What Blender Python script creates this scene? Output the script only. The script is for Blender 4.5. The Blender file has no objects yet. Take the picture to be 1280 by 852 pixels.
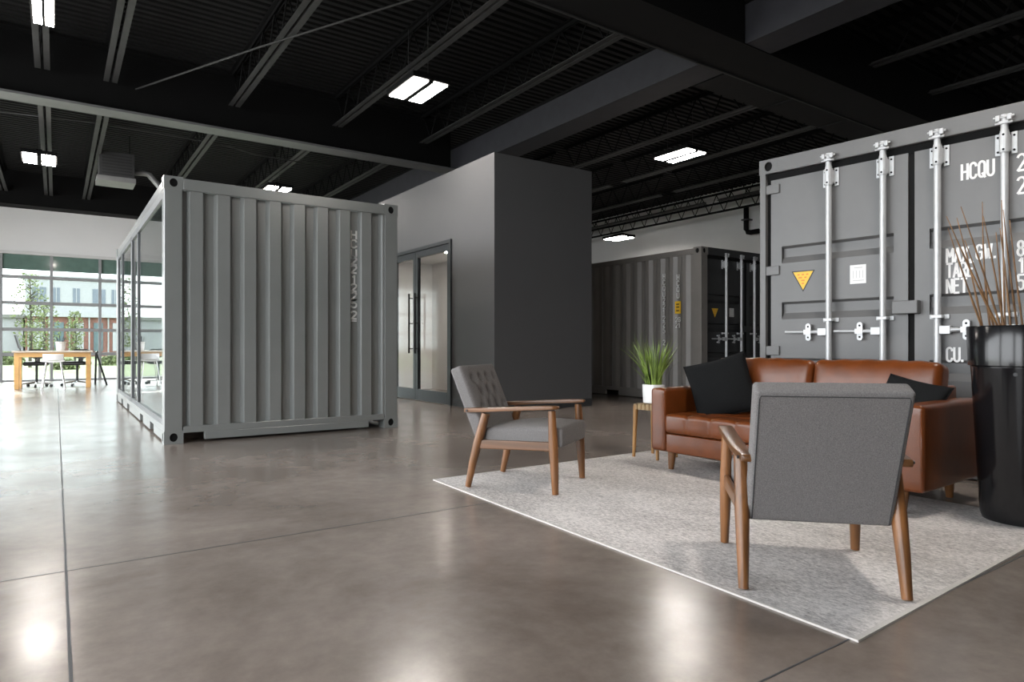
import bpy, bmesh, math, random
from mathutils import Vector, Matrix, noise
rnd = random.Random(7)
C = bpy.context.scene.collection
SC = bpy.context.scene
PI = math.pi

# ------------------------------------------------------------------ camera
cam_d = bpy.data.cameras.new('camera')
cam = bpy.data.objects.new('camera', cam_d)
C.objects.link(cam)
TH = math.atan(570 / 821)
cam.location = (0, 0, 0.95)
cam.rotation_euler = (PI / 2, 0, -TH)
cam_d.sensor_width = 36
cam_d.lens = 821 / 1280 * 36
cam_d.shift_y = 6 / 1280
cam_d.clip_end = 500
SC.camera = cam

# ------------------------------------------------------------------ light
SKY = 5.2
SUN = 5.0
LAMP = 62.0
world = bpy.data.worlds.new('sky')
SC.world = world
world.use_nodes = True
wn = world.node_tree
wn.nodes['Background'].inputs[0].default_value = (0.93, 0.965, 1.0, 1)
wn.nodes['Background'].inputs[1].default_value = SKY
sun_d = bpy.data.lights.new('sun', 'SUN')
sun_d.energy = SUN
sun_d.angle = math.radians(1.5)
sun_d.color = (1.0, 0.96, 0.9)
sun = bpy.data.objects.new('sun', sun_d)
C.objects.link(sun)
sun.location = (-6, 40, 20)
sd = Vector((0.16, -1.0, -0.45)).normalized()
sun.rotation_euler = sd.to_track_quat('-Z', 'Y').to_euler()
SC.view_settings.view_transform = 'Standard'
SC.view_settings.look = 'None'
SC.view_settings.exposure = 0.60
SC.view_settings.gamma = 1.0
SC.view_settings.use_curve_mapping = False
SC.cycles.max_bounces = 8
SC.cycles.diffuse_bounces = 4
SC.cycles.glossy_bounces = 4
SC.cycles.transmission_bounces = 6
SC.cycles.transparent_max_bounces = 12
SC.cycles.sample_clamp_indirect = 4
SC.cycles.use_adaptive_sampling = False


def portal(name, loc, rot, w, h):
    """window portal: guides sky sampling through an opening, gives no light itself"""
    d = bpy.data.lights.new(name, 'AREA')
    d.shape = 'RECTANGLE'
    d.size, d.size_y = w, h
    d.cycles.is_portal = True
    o = bpy.data.objects.new(name, d)
    C.objects.link(o)
    o.location = loc
    o.rotation_euler = rot


portal('sky_portal_left', (-3.52, 7.8, 2.3), (0, -PI / 2, 0), 4.3, 21.2)
portal('sky_portal_back', (2.85, 21.95, 1.7), (-PI / 2, 0, 0), 10.3, 3.4)
SC.cycles.caustics_reflective = False
SC.cycles.caustics_refractive = False
try:
    SC.cycles.use_denoising = True
except Exception:
    pass


# ------------------------------------------------------------------ materials
def lin(c):
    return tuple(((v / 255) / 12.92 if v / 255 <= 0.04045 else ((v / 255 + 0.055) / 1.055) ** 2.4) for v in c)


def mat(name, col, rough=0.5, metal=0.0, var=0.08, scale=6.0, bump=0.0, bscale=80.0, coat=0.0, spec=0.5, stretch=None):
    """principled paint with a little procedural tone variation and bump"""
    m = bpy.data.materials.new(name)
    m.use_nodes = True
    nt = m.node_tree
    N, Lk = nt.nodes, nt.links
    b = N['Principled BSDF']
    b.inputs['Roughness'].default_value = rough
    b.inputs['Metallic'].default_value = metal
    b.inputs['Coat Weight'].default_value = coat
    b.inputs['Specular IOR Level'].default_value = spec
    tc = N.new('ShaderNodeTexCoord')
    mp = N.new('ShaderNodeMapping')
    Lk.new(tc.outputs['Object'], mp.inputs['Vector'])
    if stretch:
        mp.inputs['Scale'].default_value = stretch
    nz = N.new('ShaderNodeTexNoise')
    nz.inputs['Scale'].default_value = scale
    nz.inputs['Detail'].default_value = 5
    Lk.new(mp.outputs[0], nz.inputs['Vector'])
    rp = N.new('ShaderNodeValToRGB')
    rp.color_ramp.elements[0].position = 0.3
    rp.color_ramp.elements[1].position = 0.7
    rp.color_ramp.elements[0].color = tuple(max(0, c * (1 - var)) for c in col) + (1,)
    rp.color_ramp.elements[1].color = tuple(min(1, c * (1 + var)) for c in col) + (1,)
    Lk.new(nz.outputs['Fac'], rp.inputs[0])
    Lk.new(rp.outputs[0], b.inputs['Base Color'])
    if bump:
        n2 = N.new('ShaderNodeTexNoise')
        n2.inputs['Scale'].default_value = bscale
        n2.inputs['Detail'].default_value = 3
        Lk.new(mp.outputs[0], n2.inputs['Vector'])
        bp = N.new('ShaderNodeBump')
        bp.inputs['Strength'].default_value = bump
        bp.inputs['Distance'].default_value = 0.01
        Lk.new(n2.outputs['Fac'], bp.inputs['Height'])
        Lk.new(bp.outputs[0], b.inputs['Normal'])
    return m


def emit(name, col, s):
    m = bpy.data.materials.new(name)
    m.use_nodes = True
    nt = m.node_tree
    nt.nodes.remove(nt.nodes['Principled BSDF'])
    e = nt.nodes.new('ShaderNodeEmission')
    e.inputs[0].default_value = col + (1,)
    e.inputs[1].default_value = s
    nt.links.new(e.outputs[0], nt.nodes['Material Output'].inputs[0])
    return m


def glass(name, tint, ior=1.5, rough=0.0):
    """thin pane: clear, reflecting more at grazing angles"""
    m = bpy.data.materials.new(name)
    m.use_nodes = True
    nt = m.node_tree
    nt.nodes.remove(nt.nodes['Principled BSDF'])
    f = nt.nodes.new('ShaderNodeFresnel')
    ge = nt.nodes.new('ShaderNodeNewGeometry')
    mi = nt.nodes.new('ShaderNodeMapRange')
    mi.inputs[3].default_value = ior
    mi.inputs[4].default_value = 1 / ior
    nt.links.new(ge.outputs['Backfacing'], mi.inputs[0])
    nt.links.new(mi.outputs[0], f.inputs[0])
    t = nt.nodes.new('ShaderNodeBsdfTransparent')
    t.inputs[0].default_value = tint + (1,)
    g = nt.nodes.new('ShaderNodeBsdfGlossy')
    g.inputs['Roughness'].default_value = rough
    x = nt.nodes.new('ShaderNodeMixShader')
    nt.links.new(f.outputs[0], x.inputs[0])
    nt.links.new(t.outputs[0], x.inputs[1])
    nt.links.new(g.outputs[0], x.inputs[2])
    nt.links.new(x.outputs[0], nt.nodes['Material Output'].inputs[0])
    return m


M = {}
M['paint_light'] = mat('light grey container paint', (0.190, 0.200, 0.195), 0.30, var=0.05, scale=3, spec=1.0, coat=0.7)
M['paint_light'].node_tree.nodes['Principled BSDF'].inputs['Coat Roughness'].default_value = 0.22
M['paint_mid'] = mat('mid grey container paint', (0.132, 0.132, 0.132), 0.4, var=0.06, scale=3, bump=0.05, bscale=30)
M['paint_warm'] = mat('warm grey container paint', (0.20, 0.185, 0.172), 0.42, var=0.06, scale=3)
M['paint_black'] = mat('black container paint', (0.02, 0.021, 0.022), 0.4, var=0.1)
M['gasket'] = mat('black gasket rubber and casting shade', (0.006, 0.006, 0.006), 0.8, spec=0.2)
M['galv'] = mat('galvanised steel', (0.52, 0.53, 0.54), 0.36, metal=0.3, var=0.05, scale=20)
M['white_paint'] = mat('white lettering paint', (0.85, 0.85, 0.84), 0.5, var=0.03)
M['yellow'] = mat('yellow sticker', (0.85, 0.52, 0.03), 0.45, var=0.04)
M['black_ink'] = mat('black print', (0.015, 0.015, 0.015), 0.5)
M['grey_ink'] = mat('grey print', (0.45, 0.45, 0.45), 0.5)
M['orange_ink'] = mat('orange print', (0.75, 0.25, 0.02), 0.5)
M['ply'] = mat('container plywood floor', (0.33, 0.27, 0.2), 0.5)
M['lining'] = mat('white lining', (0.7, 0.7, 0.69), 0.6, var=0.02)
M['wall_white'] = mat('pale grey wall paint', (0.86, 0.86, 0.86), 0.75, var=0.015, scale=1.5)
M['wall_right'] = mat('grey block wall paint', (0.62, 0.62, 0.62), 0.75, var=0.03, scale=1.5)
M['wall_dark'] = mat('charcoal wall paint', (0.098, 0.098, 0.101), 0.5, var=0.03, scale=1.2)
M['base_dark'] = mat('charcoal baseboard', (0.05, 0.052, 0.055), 0.45)
M['black_steel'] = mat('black painted roof steel', (0.004, 0.004, 0.0042), 0.75, var=0.12, scale=4, spec=0.15)
M['joist_steel'] = mat('grey painted joist steel', (0.042, 0.042, 0.042), 0.6, var=0.15, scale=5, spec=0.25)
M['beam_lit_tone'] = mat('black beam underside toned as lit', (0.12, 0.12, 0.122), 0.5, var=0.1, scale=3)  # paler than the black web: light from below put into the flange colour
M['deck'] = mat('black roof deck', (0.0085, 0.0085, 0.0085), 0.7, var=0.15, scale=3, spec=0.2)
M['door_frame'] = mat('dark bronze aluminium', (0.03, 0.034, 0.038), 0.35, metal=0.3)
M['mullion'] = mat('grey aluminium mullion', (0.30, 0.31, 0.32), 0.5)
M['alu'] = mat('satin aluminium', (0.13, 0.135, 0.14), 0.35, metal=0.3)
M['glass_clear'] = glass('clear window glass', (0.74, 0.78, 0.77), 1.5)
M['glass_side'] = glass('container side glass', (0.80, 0.85, 0.84), 1.55)
M['glass_door'] = glass('office door glass', (0.85, 0.85, 0.85), 1.3, 0.08)
M['spandrel'] = mat('green spandrel glass', (0.14, 0.22, 0.19), 0.08, var=0.1, coat=0.3)
M['wood'] = mat('walnut stained wood', (0.190, 0.079, 0.025), 0.38, var=0.5, scale=26, stretch=(1, 1, 0.06), coat=0.15)
M['wood_arm'] = mat('walnut stained armrest wood', (0.145, 0.062, 0.022), 0.34, var=0.45, scale=26, stretch=(0.06, 1, 1), coat=0.15)
M['wood_pale'] = mat('pale pine wood', (0.62, 0.36, 0.13), 0.45, var=0.15, scale=7, stretch=(0.15, 1, 1))
M['fabric'] = mat('grey wool fabric', (0.205, 0.195, 0.192), 0.95, var=0.25, scale=240, bump=0.35, bscale=320, spec=0.2)
M['piping'] = mat('dark grey piping', (0.05, 0.05, 0.052), 0.9)
M['leather'] = mat('tan brown leather', (0.138, 0.036, 0.0075), 0.29, var=0.18, scale=9, bump=0.12, bscale=140, coat=0.1)
M['leather_seam'] = mat('dark leather seam', (0.09, 0.028, 0.012), 0.5)
M['pillow'] = mat('black cotton', (0.009, 0.0095, 0.010), 0.95, var=0.15, scale=90, bump=0.2, bscale=300, spec=0.15)
M['gloss_black'] = mat('glossy black lacquer', (0.007, 0.007, 0.008), 0.16, var=0.0, coat=0.0)
M['reed'] = mat('dried bamboo cane', (0.21, 0.11, 0.045), 0.55, var=0.4, scale=14)
M['ceramic'] = mat('white ceramic', (0.78, 0.78, 0.77), 0.25, var=0.02)
M['soil'] = mat('potting soil', (0.05, 0.035, 0.025), 0.95, var=0.4, scale=60)
M['leafy'] = mat('green grass blades', (0.20, 0.29, 0.06), 0.42, var=0.45, scale=12)
M['stool_wood'] = mat('honey brown stool wood', (0.33, 0.17, 0.055), 0.42, var=0.25, scale=14, stretch=(1, 1, 0.1))
M['webbing'] = mat('woven tan webbing', (0.30, 0.21, 0.11), 0.7, var=0.2, scale=40)
M['black_plastic'] = mat('black plastic', (0.012, 0.012, 0.013), 0.4)
M['chrome'] = mat('chrome', (0.7, 0.7, 0.7), 0.15, metal=1.0)
M['white_plastic'] = mat('white plastic', (0.75, 0.75, 0.75), 0.4)
M['lamp_body'] = mat('lamp housing', (0.3, 0.3, 0.3), 0.5)
M['lamp_on'] = emit('lit led panel', (1.0, 0.93, 0.86), LAMP)
M['hvac'] = mat('grey sheet metal', (0.06, 0.06, 0.062), 0.45, metal=0.2)
M['hvac_dark'] = mat('dark grille', (0.03, 0.03, 0.03), 0.6)
M['grassland'] = mat('lawn', (0.20, 0.235, 0.12), 0.9, var=0.25, scale=1.2)
M['paving'] = mat('pale paving', (0.2, 0.2, 0.19), 0.9)
M['facade'] = mat('white facade panel', (0.34, 0.34, 0.36), 0.7, var=0.03)
M['brick'] = mat('faded red brick', (0.24, 0.11, 0.09), 0.8, var=0.15, scale=3)
M['shop'] = mat('teal shop glazing', (0.09, 0.13, 0.145), 0.2, var=0.2, scale=1)
M['winpane'] = mat('blue grey window pane', (0.13, 0.15, 0.19), 0.3, var=0.1)
M['bark'] = mat('grey bark', (0.07, 0.06, 0.05), 0.9)
M['leaves'] = mat('young green leaves', (0.17, 0.20, 0.09), 0.8, var=0.35, scale=2)


def floor_material():
    m = bpy.data.materials.new('polished concrete')
    m.use_nodes = True
    nt = m.node_tree
    N, Lk = nt.nodes, nt.links
    b = N['Principled BSDF']
    tc = N.new('ShaderNodeTexCoord')
    n1 = N.new('ShaderNodeTexNoise')
    n1.inputs['Scale'].default_value = 0.75
    n1.inputs['Detail'].default_value = 9
    n1.inputs['Roughness'].default_value = 0.62
    n1.inputs['Distortion'].default_value = 0.4
    Lk.new(tc.outputs['Object'], n1.inputs['Vector'])
    r1 = N.new('ShaderNodeValToRGB')
    e = r1.color_ramp.elements
    e[0].position = 0.33
    e[0].color = (0.150, 0.120, 0.100, 1)
    e[1].position = 0.68
    e[1].color = (0.315, 0.268, 0.235, 1)
    Lk.new(n1.outputs['Fac'], r1.inputs[0])
    n2 = N.new('ShaderNodeTexNoise')
    n2.inputs['Scale'].default_value = 10
    n2.inputs['Detail'].default_value = 5
    n2.inputs['Roughness'].default_value = 0.7
    Lk.new(tc.outputs['Object'], n2.inputs['Vector'])
    mx = N.new('ShaderNodeMixRGB')
    mx.blend_type = 'MULTIPLY'
    mx.inputs[0].default_value = 0.42
    r2 = N.new('ShaderNodeValToRGB')
    r2.color_ramp.elements[0].position = 0.25
    r2.color_ramp.elements[0].color = (0.55, 0.55, 0.55, 1)
    r2.color_ramp.elements[1].position = 0.65
    r2.color_ramp.elements[1].color = (1.1, 1.1, 1.1, 1)
    Lk.new(n2.outputs['Fac'], r2.inputs[0])
    Lk.new(r1.outputs[0], mx.inputs[1])
    Lk.new(r2.outputs[0], mx.inputs[2])
    Lk.new(mx.outputs[0], b.inputs['Base Color'])
    n3 = N.new('ShaderNodeTexNoise')
    n3.inputs['Scale'].default_value = 2.2
    n3.inputs['Detail'].default_value = 6
    Lk.new(tc.outputs['Object'], n3.inputs['Vector'])
    mr = N.new('ShaderNodeMapRange')
    mr.inputs[1].default_value = 0.3
    mr.inputs[2].default_value = 0.7
    mr.inputs[3].default_value = 0.19
    mr.inputs[4].default_value = 0.26
    Lk.new(n3.outputs['Fac'], mr.inputs[0])
    Lk.new(mr.outputs[0], b.inputs['Roughness'])
    b.inputs['Specular IOR Level'].default_value = 0.85
    return m


def rug_material():
    m = bpy.data.materials.new('flatwoven pale rug')
    m.use_nodes = True
    nt = m.node_tree
    N, Lk = nt.nodes, nt.links
    b = N['Principled BSDF']
    b.inputs['Roughness'].default_value = 0.97
    b.inputs['Specular IOR Level'].default_value = 0.1
    tc = N.new('ShaderNodeTexCoord')
    mp = N.new('ShaderNodeMapping')
    mp.inputs['Scale'].default_value = (1, 0.5, 1)
    Lk.new(tc.outputs['Object'], mp.inputs['Vector'])
    n1 = N.new('ShaderNodeTexNoise')
    n1.inputs['Scale'].default_value = 85
    n1.inputs['Detail'].default_value = 8
    n1.inputs['Roughness'].default_value = 0.75
    Lk.new(mp.outputs[0], n1.inputs['Vector'])
    n2 = N.new('ShaderNodeTexNoise')
    n2.inputs['Scale'].default_value = 2.5
    n2.inputs['Detail'].default_value = 5
    Lk.new(mp.outputs[0], n2.inputs['Vector'])
    ad = N.new('ShaderNodeMath')
    ad.operation = 'MULTIPLY_ADD'
    ad.inputs[1].default_value = 0.35
    Lk.new(n2.outputs['Fac'], ad.inputs[0])
    Lk.new(n1.outputs['Fac'], ad.inputs[2])
    r = N.new('ShaderNodeValToRGB')
    r.color_ramp.elements[0].position = 0.50
    r.color_ramp.elements[0].color = (0.30, 0.285, 0.275, 1)
    r.color_ramp.elements[1].position = 0.78
    r.color_ramp.elements[1].color = (0.78, 0.745, 0.72, 1)
    Lk.new(ad.outputs[0], r.inputs[0])
    Lk.new(r.outputs[0], b.inputs['Base Color'])
    bp = N.new('ShaderNodeBump')
    bp.inputs['Strength'].default_value = 0.5
    bp.inputs['Distance'].default_value = 0.004
    Lk.new(n1.outputs['Fac'], bp.inputs['Height'])
    Lk.new(bp.outputs[0], b.inputs['Normal'])
    return m


M['floor'] = floor_material()
M['rug'] = rug_material()
M['rug_edge'] = mat('cream rug binding', (0.58, 0.55, 0.52), 0.95, var=0.05, scale=60)


# ------------------------------------------------------------------ mesh helpers
def BM():
    return bmesh.new()


def box(bm, x0, x1, y0, y1, z0, z1, mtx=None):
    vs = [Vector((x, y, z)) for x in (x0, x1) for y in (y0, y1) for z in (z0, z1)]
    if mtx is not None:
        vs = [mtx @ v for v in vs]
    v = [bm.verts.new(p) for p in vs]
    for f in ((0, 1, 3, 2), (4, 6, 7, 5), (0, 4, 5, 1), (2, 3, 7, 6), (0, 2, 6, 4), (1, 5, 7, 3)):
        bm.faces.new([v[i] for i in f])
    return bm


def frame_of(d):
    d = d.normalized()
    a = Vector((0, 0, 1)) if abs(d.z) < 0.9 else Vector((1, 0, 0))
    u = d.cross(a).normalized()
    return u, d.cross(u).normalized()


def tube(bm, pts, rs, n=12, sq=(1, 1)):
    """round bar through points with a radius at each"""
    pts = [Vector(p) for p in pts]
    if not isinstance(rs, (list, tuple)):
        rs = [rs] * len(pts)
    rings = []
    u0 = None
    for i, p in enumerate(pts):
        d = pts[min(i + 1, len(pts) - 1)] - pts[max(i - 1, 0)]
        u, w = frame_of(d)
        if u0 is not None and u.dot(u0) < 0:
            u, w = -u, -w
        u0 = u
        rings.append([bm.verts.new(p + rs[i] * (math.cos(2 * PI * k / n) * u * sq[0] + math.sin(2 * PI * k / n) * w * sq[1])) for k in range(n)])
    for a, b in zip(rings, rings[1:]):
        for k in range(n):
            bm.faces.new((a[k], a[(k + 1) % n], b[(k + 1) % n], b[k]))
    bm.faces.new(rings[0][::-1])
    bm.faces.new(rings[-1])
    return bm


def beam_bar(bm, p0, p1, w, h):
    """rectangular bar between two points"""
    p0, p1 = Vector(p0), Vector(p1)
    u, v = frame_of(p1 - p0)
    q = []
    for p in (p0, p1):
        q.append([bm.verts.new(p + a * u * w / 2 + b * v * h / 2) for a, b in ((-1, -1), (1, -1), (1, 1), (-1, 1))])
    for k in range(4):
        bm.faces.new((q[0][k], q[0][(k + 1) % 4], q[1][(k + 1) % 4], q[1][k]))
    bm.faces.new(q[0][::-1])
    bm.faces.new(q[1])
    return bm


def lathe(bm, prof, cx=0, cy=0, n=48):
    rings = [[bm.verts.new((cx + r * math.cos(2 * PI * k / n), cy + r * math.sin(2 * PI * k / n), z)) for k in range(n)] for r, z in prof]
    for a, b in zip(rings, rings[1:]):
        for k in range(n):
            bm.faces.new((a[k], a[(k + 1) % n], b[(k + 1) % n], b[k]))
    bm.faces.new(rings[0][::-1])
    bm.faces.new(rings[-1])
    return bm


def loft(bm, secs):
    """secs: list of closed rings (equal counts)"""
    rings = [[bm.verts.new(p) for p in s] for s in secs]
    n = len(rings[0])
    for a, b in zip(rings, rings[1:]):
        for k in range(n):
            bm.faces.new((a[k], a[(k + 1) % n], b[(k + 1) % n], b[k]))
    bm.faces.new(rings[0][::-1])
    bm.faces.new(rings[-1])
    return bm


def prism(bm, outline, z0, z1, mtx=None):
    a = [Vector((x, y, z0)) for x, y in outline]
    b = [Vector((x, y, z1)) for x, y in outline]
    if mtx is not None:
        a = [mtx @ p for p in a]
        b = [mtx @ p for p in b]
    return loft(bm, [a, b])


def cushion(bm, hx, hy, hz, r, n=14, fn=None, mtx=None):
    """rounded box half sizes hx,hy,hz; fn(p)->p reshapes it"""
    H = (hx, hy, hz)
    cache = {}

    def vert(p):
        inner = Vector([max(-(H[i] - r), min(H[i] - r, p[i])) for i in range(3)])
        d = Vector(p) - inner
        q = inner + d.normalized() * r if d.length > 1e-9 else Vector(p)
        key = tuple(round(c, 5) for c in p)
        if key not in cache:
            if fn:
                q = fn(q)
            if mtx is not None:
                q = mtx @ q
            cache[key] = bm.verts.new(q)
        return cache[key]

    def ticks(h):
        m = max(2, int(n * h / max(H)))
        inner = [-(h - r) + 2 * (h - r) * i / m for i in range(m + 1)]
        return [-h, -h + r * 0.35, -h + r * 0.7] + inner + [h - r * 0.7, h - r * 0.35, h]

    T = [ticks(h) for h in H]
    for ax in range(3):
        a, b = (ax + 1) % 3, (ax + 2) % 3
        for s in (-1, 1):
            for i in range(len(T[a]) - 1):
                for j in range(len(T[b]) - 1):
                    ps = []
                    for di, dj in ((0, 0), (1, 0), (1, 1), (0, 1)):
                        p = [0, 0, 0]
                        p[ax] = s * H[ax]
                        p[a] = T[a][i + di]
                        p[b] = T[b][j + dj]
                        ps.append(vert(p))
                    if s < 0:
                        ps = ps[::-1]
                    try:
                        bm.faces.new(ps)
                    except ValueError:
                        pass
    return bm


def ob(name, bm, m, parent=None, bevel=0, smooth=False, seg=2, loc=None):
    bmesh.ops.recalc_face_normals(bm, faces=bm.faces)
    me = bpy.data.meshes.new(name)
    bm.to_mesh(me)
    bm.free()
    me.materials.append(m)
    o = bpy.data.objects.new(name, me)
    C.objects.link(o)
    if parent is not None:
        o.parent = parent
    if loc is not None:
        o.location = loc
    if bevel:
        b = o.modifiers.new('bevel', 'BEVEL')
        b.width = bevel
        b.segments = seg
        b.limit_method = 'ANGLE'
        b.angle_limit = math.radians(40)
    if smooth:
        for p in me.polygons:
            p.use_smooth = True
        if smooth == 'auto':
            me.set_sharp_from_angle(angle=math.radians(42))
    return o


def tag(o, label, cat, group=None, kind=None):
    o['label'] = label
    o['category'] = cat
    if group:
        o['group'] = group
    if kind:
        o['kind'] = kind
    return o


def thing(name, label, cat, loc=(0, 0, 0), rz=0.0, group=None):
    o = bpy.data.objects.new(name, None)
    C.objects.link(o)
    o.empty_display_size = 0.1
    o.location = loc
    o.rotation_euler = (0, 0, rz)
    return tag(o, label, cat, group)


def struct(name, bm, m, label=None, cat=None, **k):
    o = ob(name, bm, m, **k)
    o['kind'] = 'structure'
    if label:
        o['label'] = label
        o['category'] = cat
    return o


def copy_tree(src, parent=None):
    o = src.copy()
    C.objects.link(o)
    o.parent = parent
    for ch in list(src.children):
        copy_tree(ch, o)
    return o


# ------------------------------------------------------------------ stencil stroke lettering
def arc(cx, cy, rx, ry, a0, a1, n=7):
    return [(cx + rx * math.cos(math.radians(a0 + (a1 - a0) * i / n)), cy + ry * math.sin(math.radians(a0 + (a1 - a0) * i / n))) for i in range(n + 1)]


W_ = 0.44
GL = {
    'H': [[(0, 0), (0, 1)], [(W_, 0), (W_, 1)], [(0, .5), (W_, .5)]],
    'C': [arc(.22, .78, .22, .22, 0, 180) + arc(.22, .22, .22, .22, 180, 360)],
    'Q': [arc(.22, .78, .22, .22, 0, 180) + arc(.22, .22, .22, .22, 180, 360) + [(W_, .78)], [(.26, .24), (.46, -.04)]],
    'U': [[(0, 1)] + arc(.22, .22, .22, .22, 180, 360) + [(W_, 1)]],
    '2': [arc(.22, .78, .22, .22, 165, 0) + arc(.16, .74, .28, .3, 0, -35, 3) + [(0, 0), (W_, 0)]],
    '1': [[(.06, .8), (.24, 1), (.24, 0)]],
    '5': [[(.42, 1), (.04, 1), (.02, .56)] + arc(.22, .42, .22, .2, 120, 0) + arc(.22, .22, .22, .22, 0, -165)],
    '8': [arc(.22, .76, .19, .24, -90, 270, 14), arc(.22, .26, .22, .26, -90, 270, 14)],
    'M': [[(0, 0), (0, 1), (.26, .35), (.52, 1), (.52, 0)]],
    'A': [[(0, 0), (.23, 1), (.46, 0)], [(.08, .3), (.38, .3)]],
    'X': [[(0, 0), (.46, 1)], [(0, 1), (.46, 0)]],
    'G': [arc(.22, .78, .22, .22, 0, 180) + arc(.22, .22, .22, .22, 180, 360) + [(W_, .5), (.24, .5)]],
    'W': [[(0, 1), (.14, 0), (.28, .7), (.42, 0), (.56, 1)]],
    'T': [[(.23, 0), (.23, 1)], [(0, 1), (.46, 1)]],
    'R': [[(0, 0), (0, 1), (.22, 1)] + arc(.22, .75, .22, .25, 90, -90) + [(0, .5)], [(.22, .5), (.46, 0)]],
    'E': [[(.42, 0), (0, 0), (0, 1), (.42, 1)], [(0, .53), (.36, .53)]],
    'N': [[(0, 0), (0, 1), (W_, 0), (W_, 1)]],
    'I': [[(.05, 0), (.05, 1)]],
    '.': [[(.04, 0), (.04, .1)]],
}
GW = {'M': .52, 'W': .56, '.': .1, 'I': .1, 'A': .46}


def letters(bm, text, x, z, h, y, wd=0.13, sx=1.0, gap=0.22, thick=0.002, space=0.35):
    """stencil strokes standing in the x-z plane facing -y"""
    for ch in text:
        if ch == ' ':
            x += space * h
            continue
        for pl in GL[ch]:
            P = [Vector((x + px * h * sx, pz * h + z)) for px, pz in pl]
            hw = wd * h / 2
            for i, (a, b) in enumerate(zip(P, P[1:])):
                d = b - a
                if d.length < 1e-7:
                    continue
                d.normalize()
                nrm = Vector((-d.y, d.x)) * hw
                e0 = hw * 0.5 if i == 0 else hw * 0.35
                e1 = hw * 0.5 if i == len(P) - 2 else hw * 0.35
                a2, b2 = a - d * e0 * (0 if len(P) > 4 and i else 1), b + d * e1
                q = [a2 + nrm, a2 - nrm, b2 - nrm, b2 + nrm]
                yy = y - thick
                prismv = [bm.verts.new((p.x, yy, p.y)) for p in q]
                back = [bm.verts.new((p.x, y + 0.001, p.y)) for p in q]
                bm.faces.new(prismv)
                for k in range(4):
                    bm.faces.new((prismv[k], back[k], back[(k + 1) % 4], prismv[(k + 1) % 4]))
        x += (GW.get(ch, W_) * sx + gap) * h
    return x


# ------------------------------------------------------------------ room shell
XL, XR, YB, YF, ZC = -3.5, 16.0, 21.8, -5.5, 5.47
bm = BM()
box(bm, XL, XR, YF, YB + 0.3, -0.2, 0)
struct('floor', bm, M['floor'], 'polished brown-grey concrete floor with dark saw-cut joints', 'floor')
bm = BM()
for x in (0.035, 10.2):
    box(bm, x - 0.005, x + 0.005, YF, YB, 0.0, 0.0008)
for y in (1.125, 3.35):
    box(bm, XL, XR, y - 0.0035, y + 0.0035, 0.0, 0.0008)
joint = struct('trim_1', bm, M['base_dark'], 'dark saw-cut control joints running across the concrete floor', 'floor joint')

# roof deck: corrugated ribs running along x
bm = BM()
y = YF
prof = []
while y < YB + 0.3:
    prof += [(y, ZC), (y + 0.075, ZC), (y + 0.095, ZC + 0.08), (y + 0.13, ZC + 0.08)]
    y += 0.15
va = [bm.verts.new((XL, a, b)) for a, b in prof]
vb = [bm.verts.new((XR, a, b)) for a, b in prof]
for i in range(len(prof) - 1):
    bm.faces.new((va[i], va[i + 1], vb[i + 1], vb[i]))
box(bm, XL - .3, XR + .3, YF - .3, YB + .3, ZC + 0.1, ZC + 0.3)
struct('ceiling', bm, M['deck'], 'black corrugated metal roof deck between the joists', 'ceiling')

# right wall, front wall (behind camera)
bm = BM()
box(bm, XR, XR + 0.3, YF, YB + 0.3, 0, ZC + 0.3)
struct('wall_right', bm, M['wall_right'], 'pale grey wall behind the dark far container', 'wall')
bm = BM()
box(bm, XL, XR, YF - 0.3, YF, 0, ZC + 0.3)
struct('wall_front', bm, M['wall_dark'])
# left wall with a band of windows (lights the room from the left, out of frame)
LW0, LW1 = 0.15, 4.4
bm = BM()
box(bm, XL - 0.3, XL, YF, YB + 0.3, 0, LW0)
box(bm, XL - 0.3, XL, YF, YB + 0.3, LW1, ZC + 0.3)
for y0, y1 in ((YF, -1.6), (0.4, 0.9), (4.6, 5.1), (12.6, 13.2), (18.4, YB + 0.3)):
    box(bm, XL - 0.3, XL, y0, y1, LW0, LW1)
struct('wall_left', bm, M['wall_white'])

# window wall
bm = BM()
box(bm, XL, XR, YB, YB + 0.25, 3.43, ZC + 0.3)
box(bm, 8.0, XR, YB, YB + 0.25, 0, 3.43)
box(bm, XL, -2.31, YB, YB + 0.25, 0, 3.43)
struct('wall_back', bm, M['wall_white'], 'pale grey wall above the glazed window wall', 'wall')
bm = BM()
box(bm, -2.31, 8.0, YB - 0.07, YB + 0.03, 3.38, 3.46)
struct('trim_2', bm, M['lining'], 'white ledge running along the head of the window wall', 'trim')
bays = [-2.31, -1.19, -0.10, 1.015, 2.12, 3.24, 4.36, 5.48, 6.6, 8.0]
rails = [0.0, 0.72, 1.385, 2.09, 2.78]
for i, (a, b) in enumerate(zip(bays, bays[1:])):
    bm = BM()
    w = 0.035
    for x in ((a, b) if i == len(bays) - 2 else (a,)):
        box(bm, x - w, x + w, YB - 0.05, YB + 0.06, 0, 3.40)
    for z in rails:
        box(bm, a + w, b - w, YB - 0.03, YB + 0.05, max(0.0, z - 0.04), z + 0.045)
    fr = ob('window_%d' % (i + 1), bm, M['mullion'])
    fr['kind'] = 'structure'
    bm = BM()
    box(bm, a + w, b - w, YB + 0.02, YB + 0.03, 0.03, 2.98)
    ob('pane', bm, M['glass_clear'], fr)
    bm = BM()
    box(bm, a + w, b - w, YB + 0.015, YB + 0.04, 2.98, 3.40)
    sp = ob('spandrel_panel', bm, M['spandrel'], fr)
    sp['label'] = 'dark green glass strip at the window head'

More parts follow.
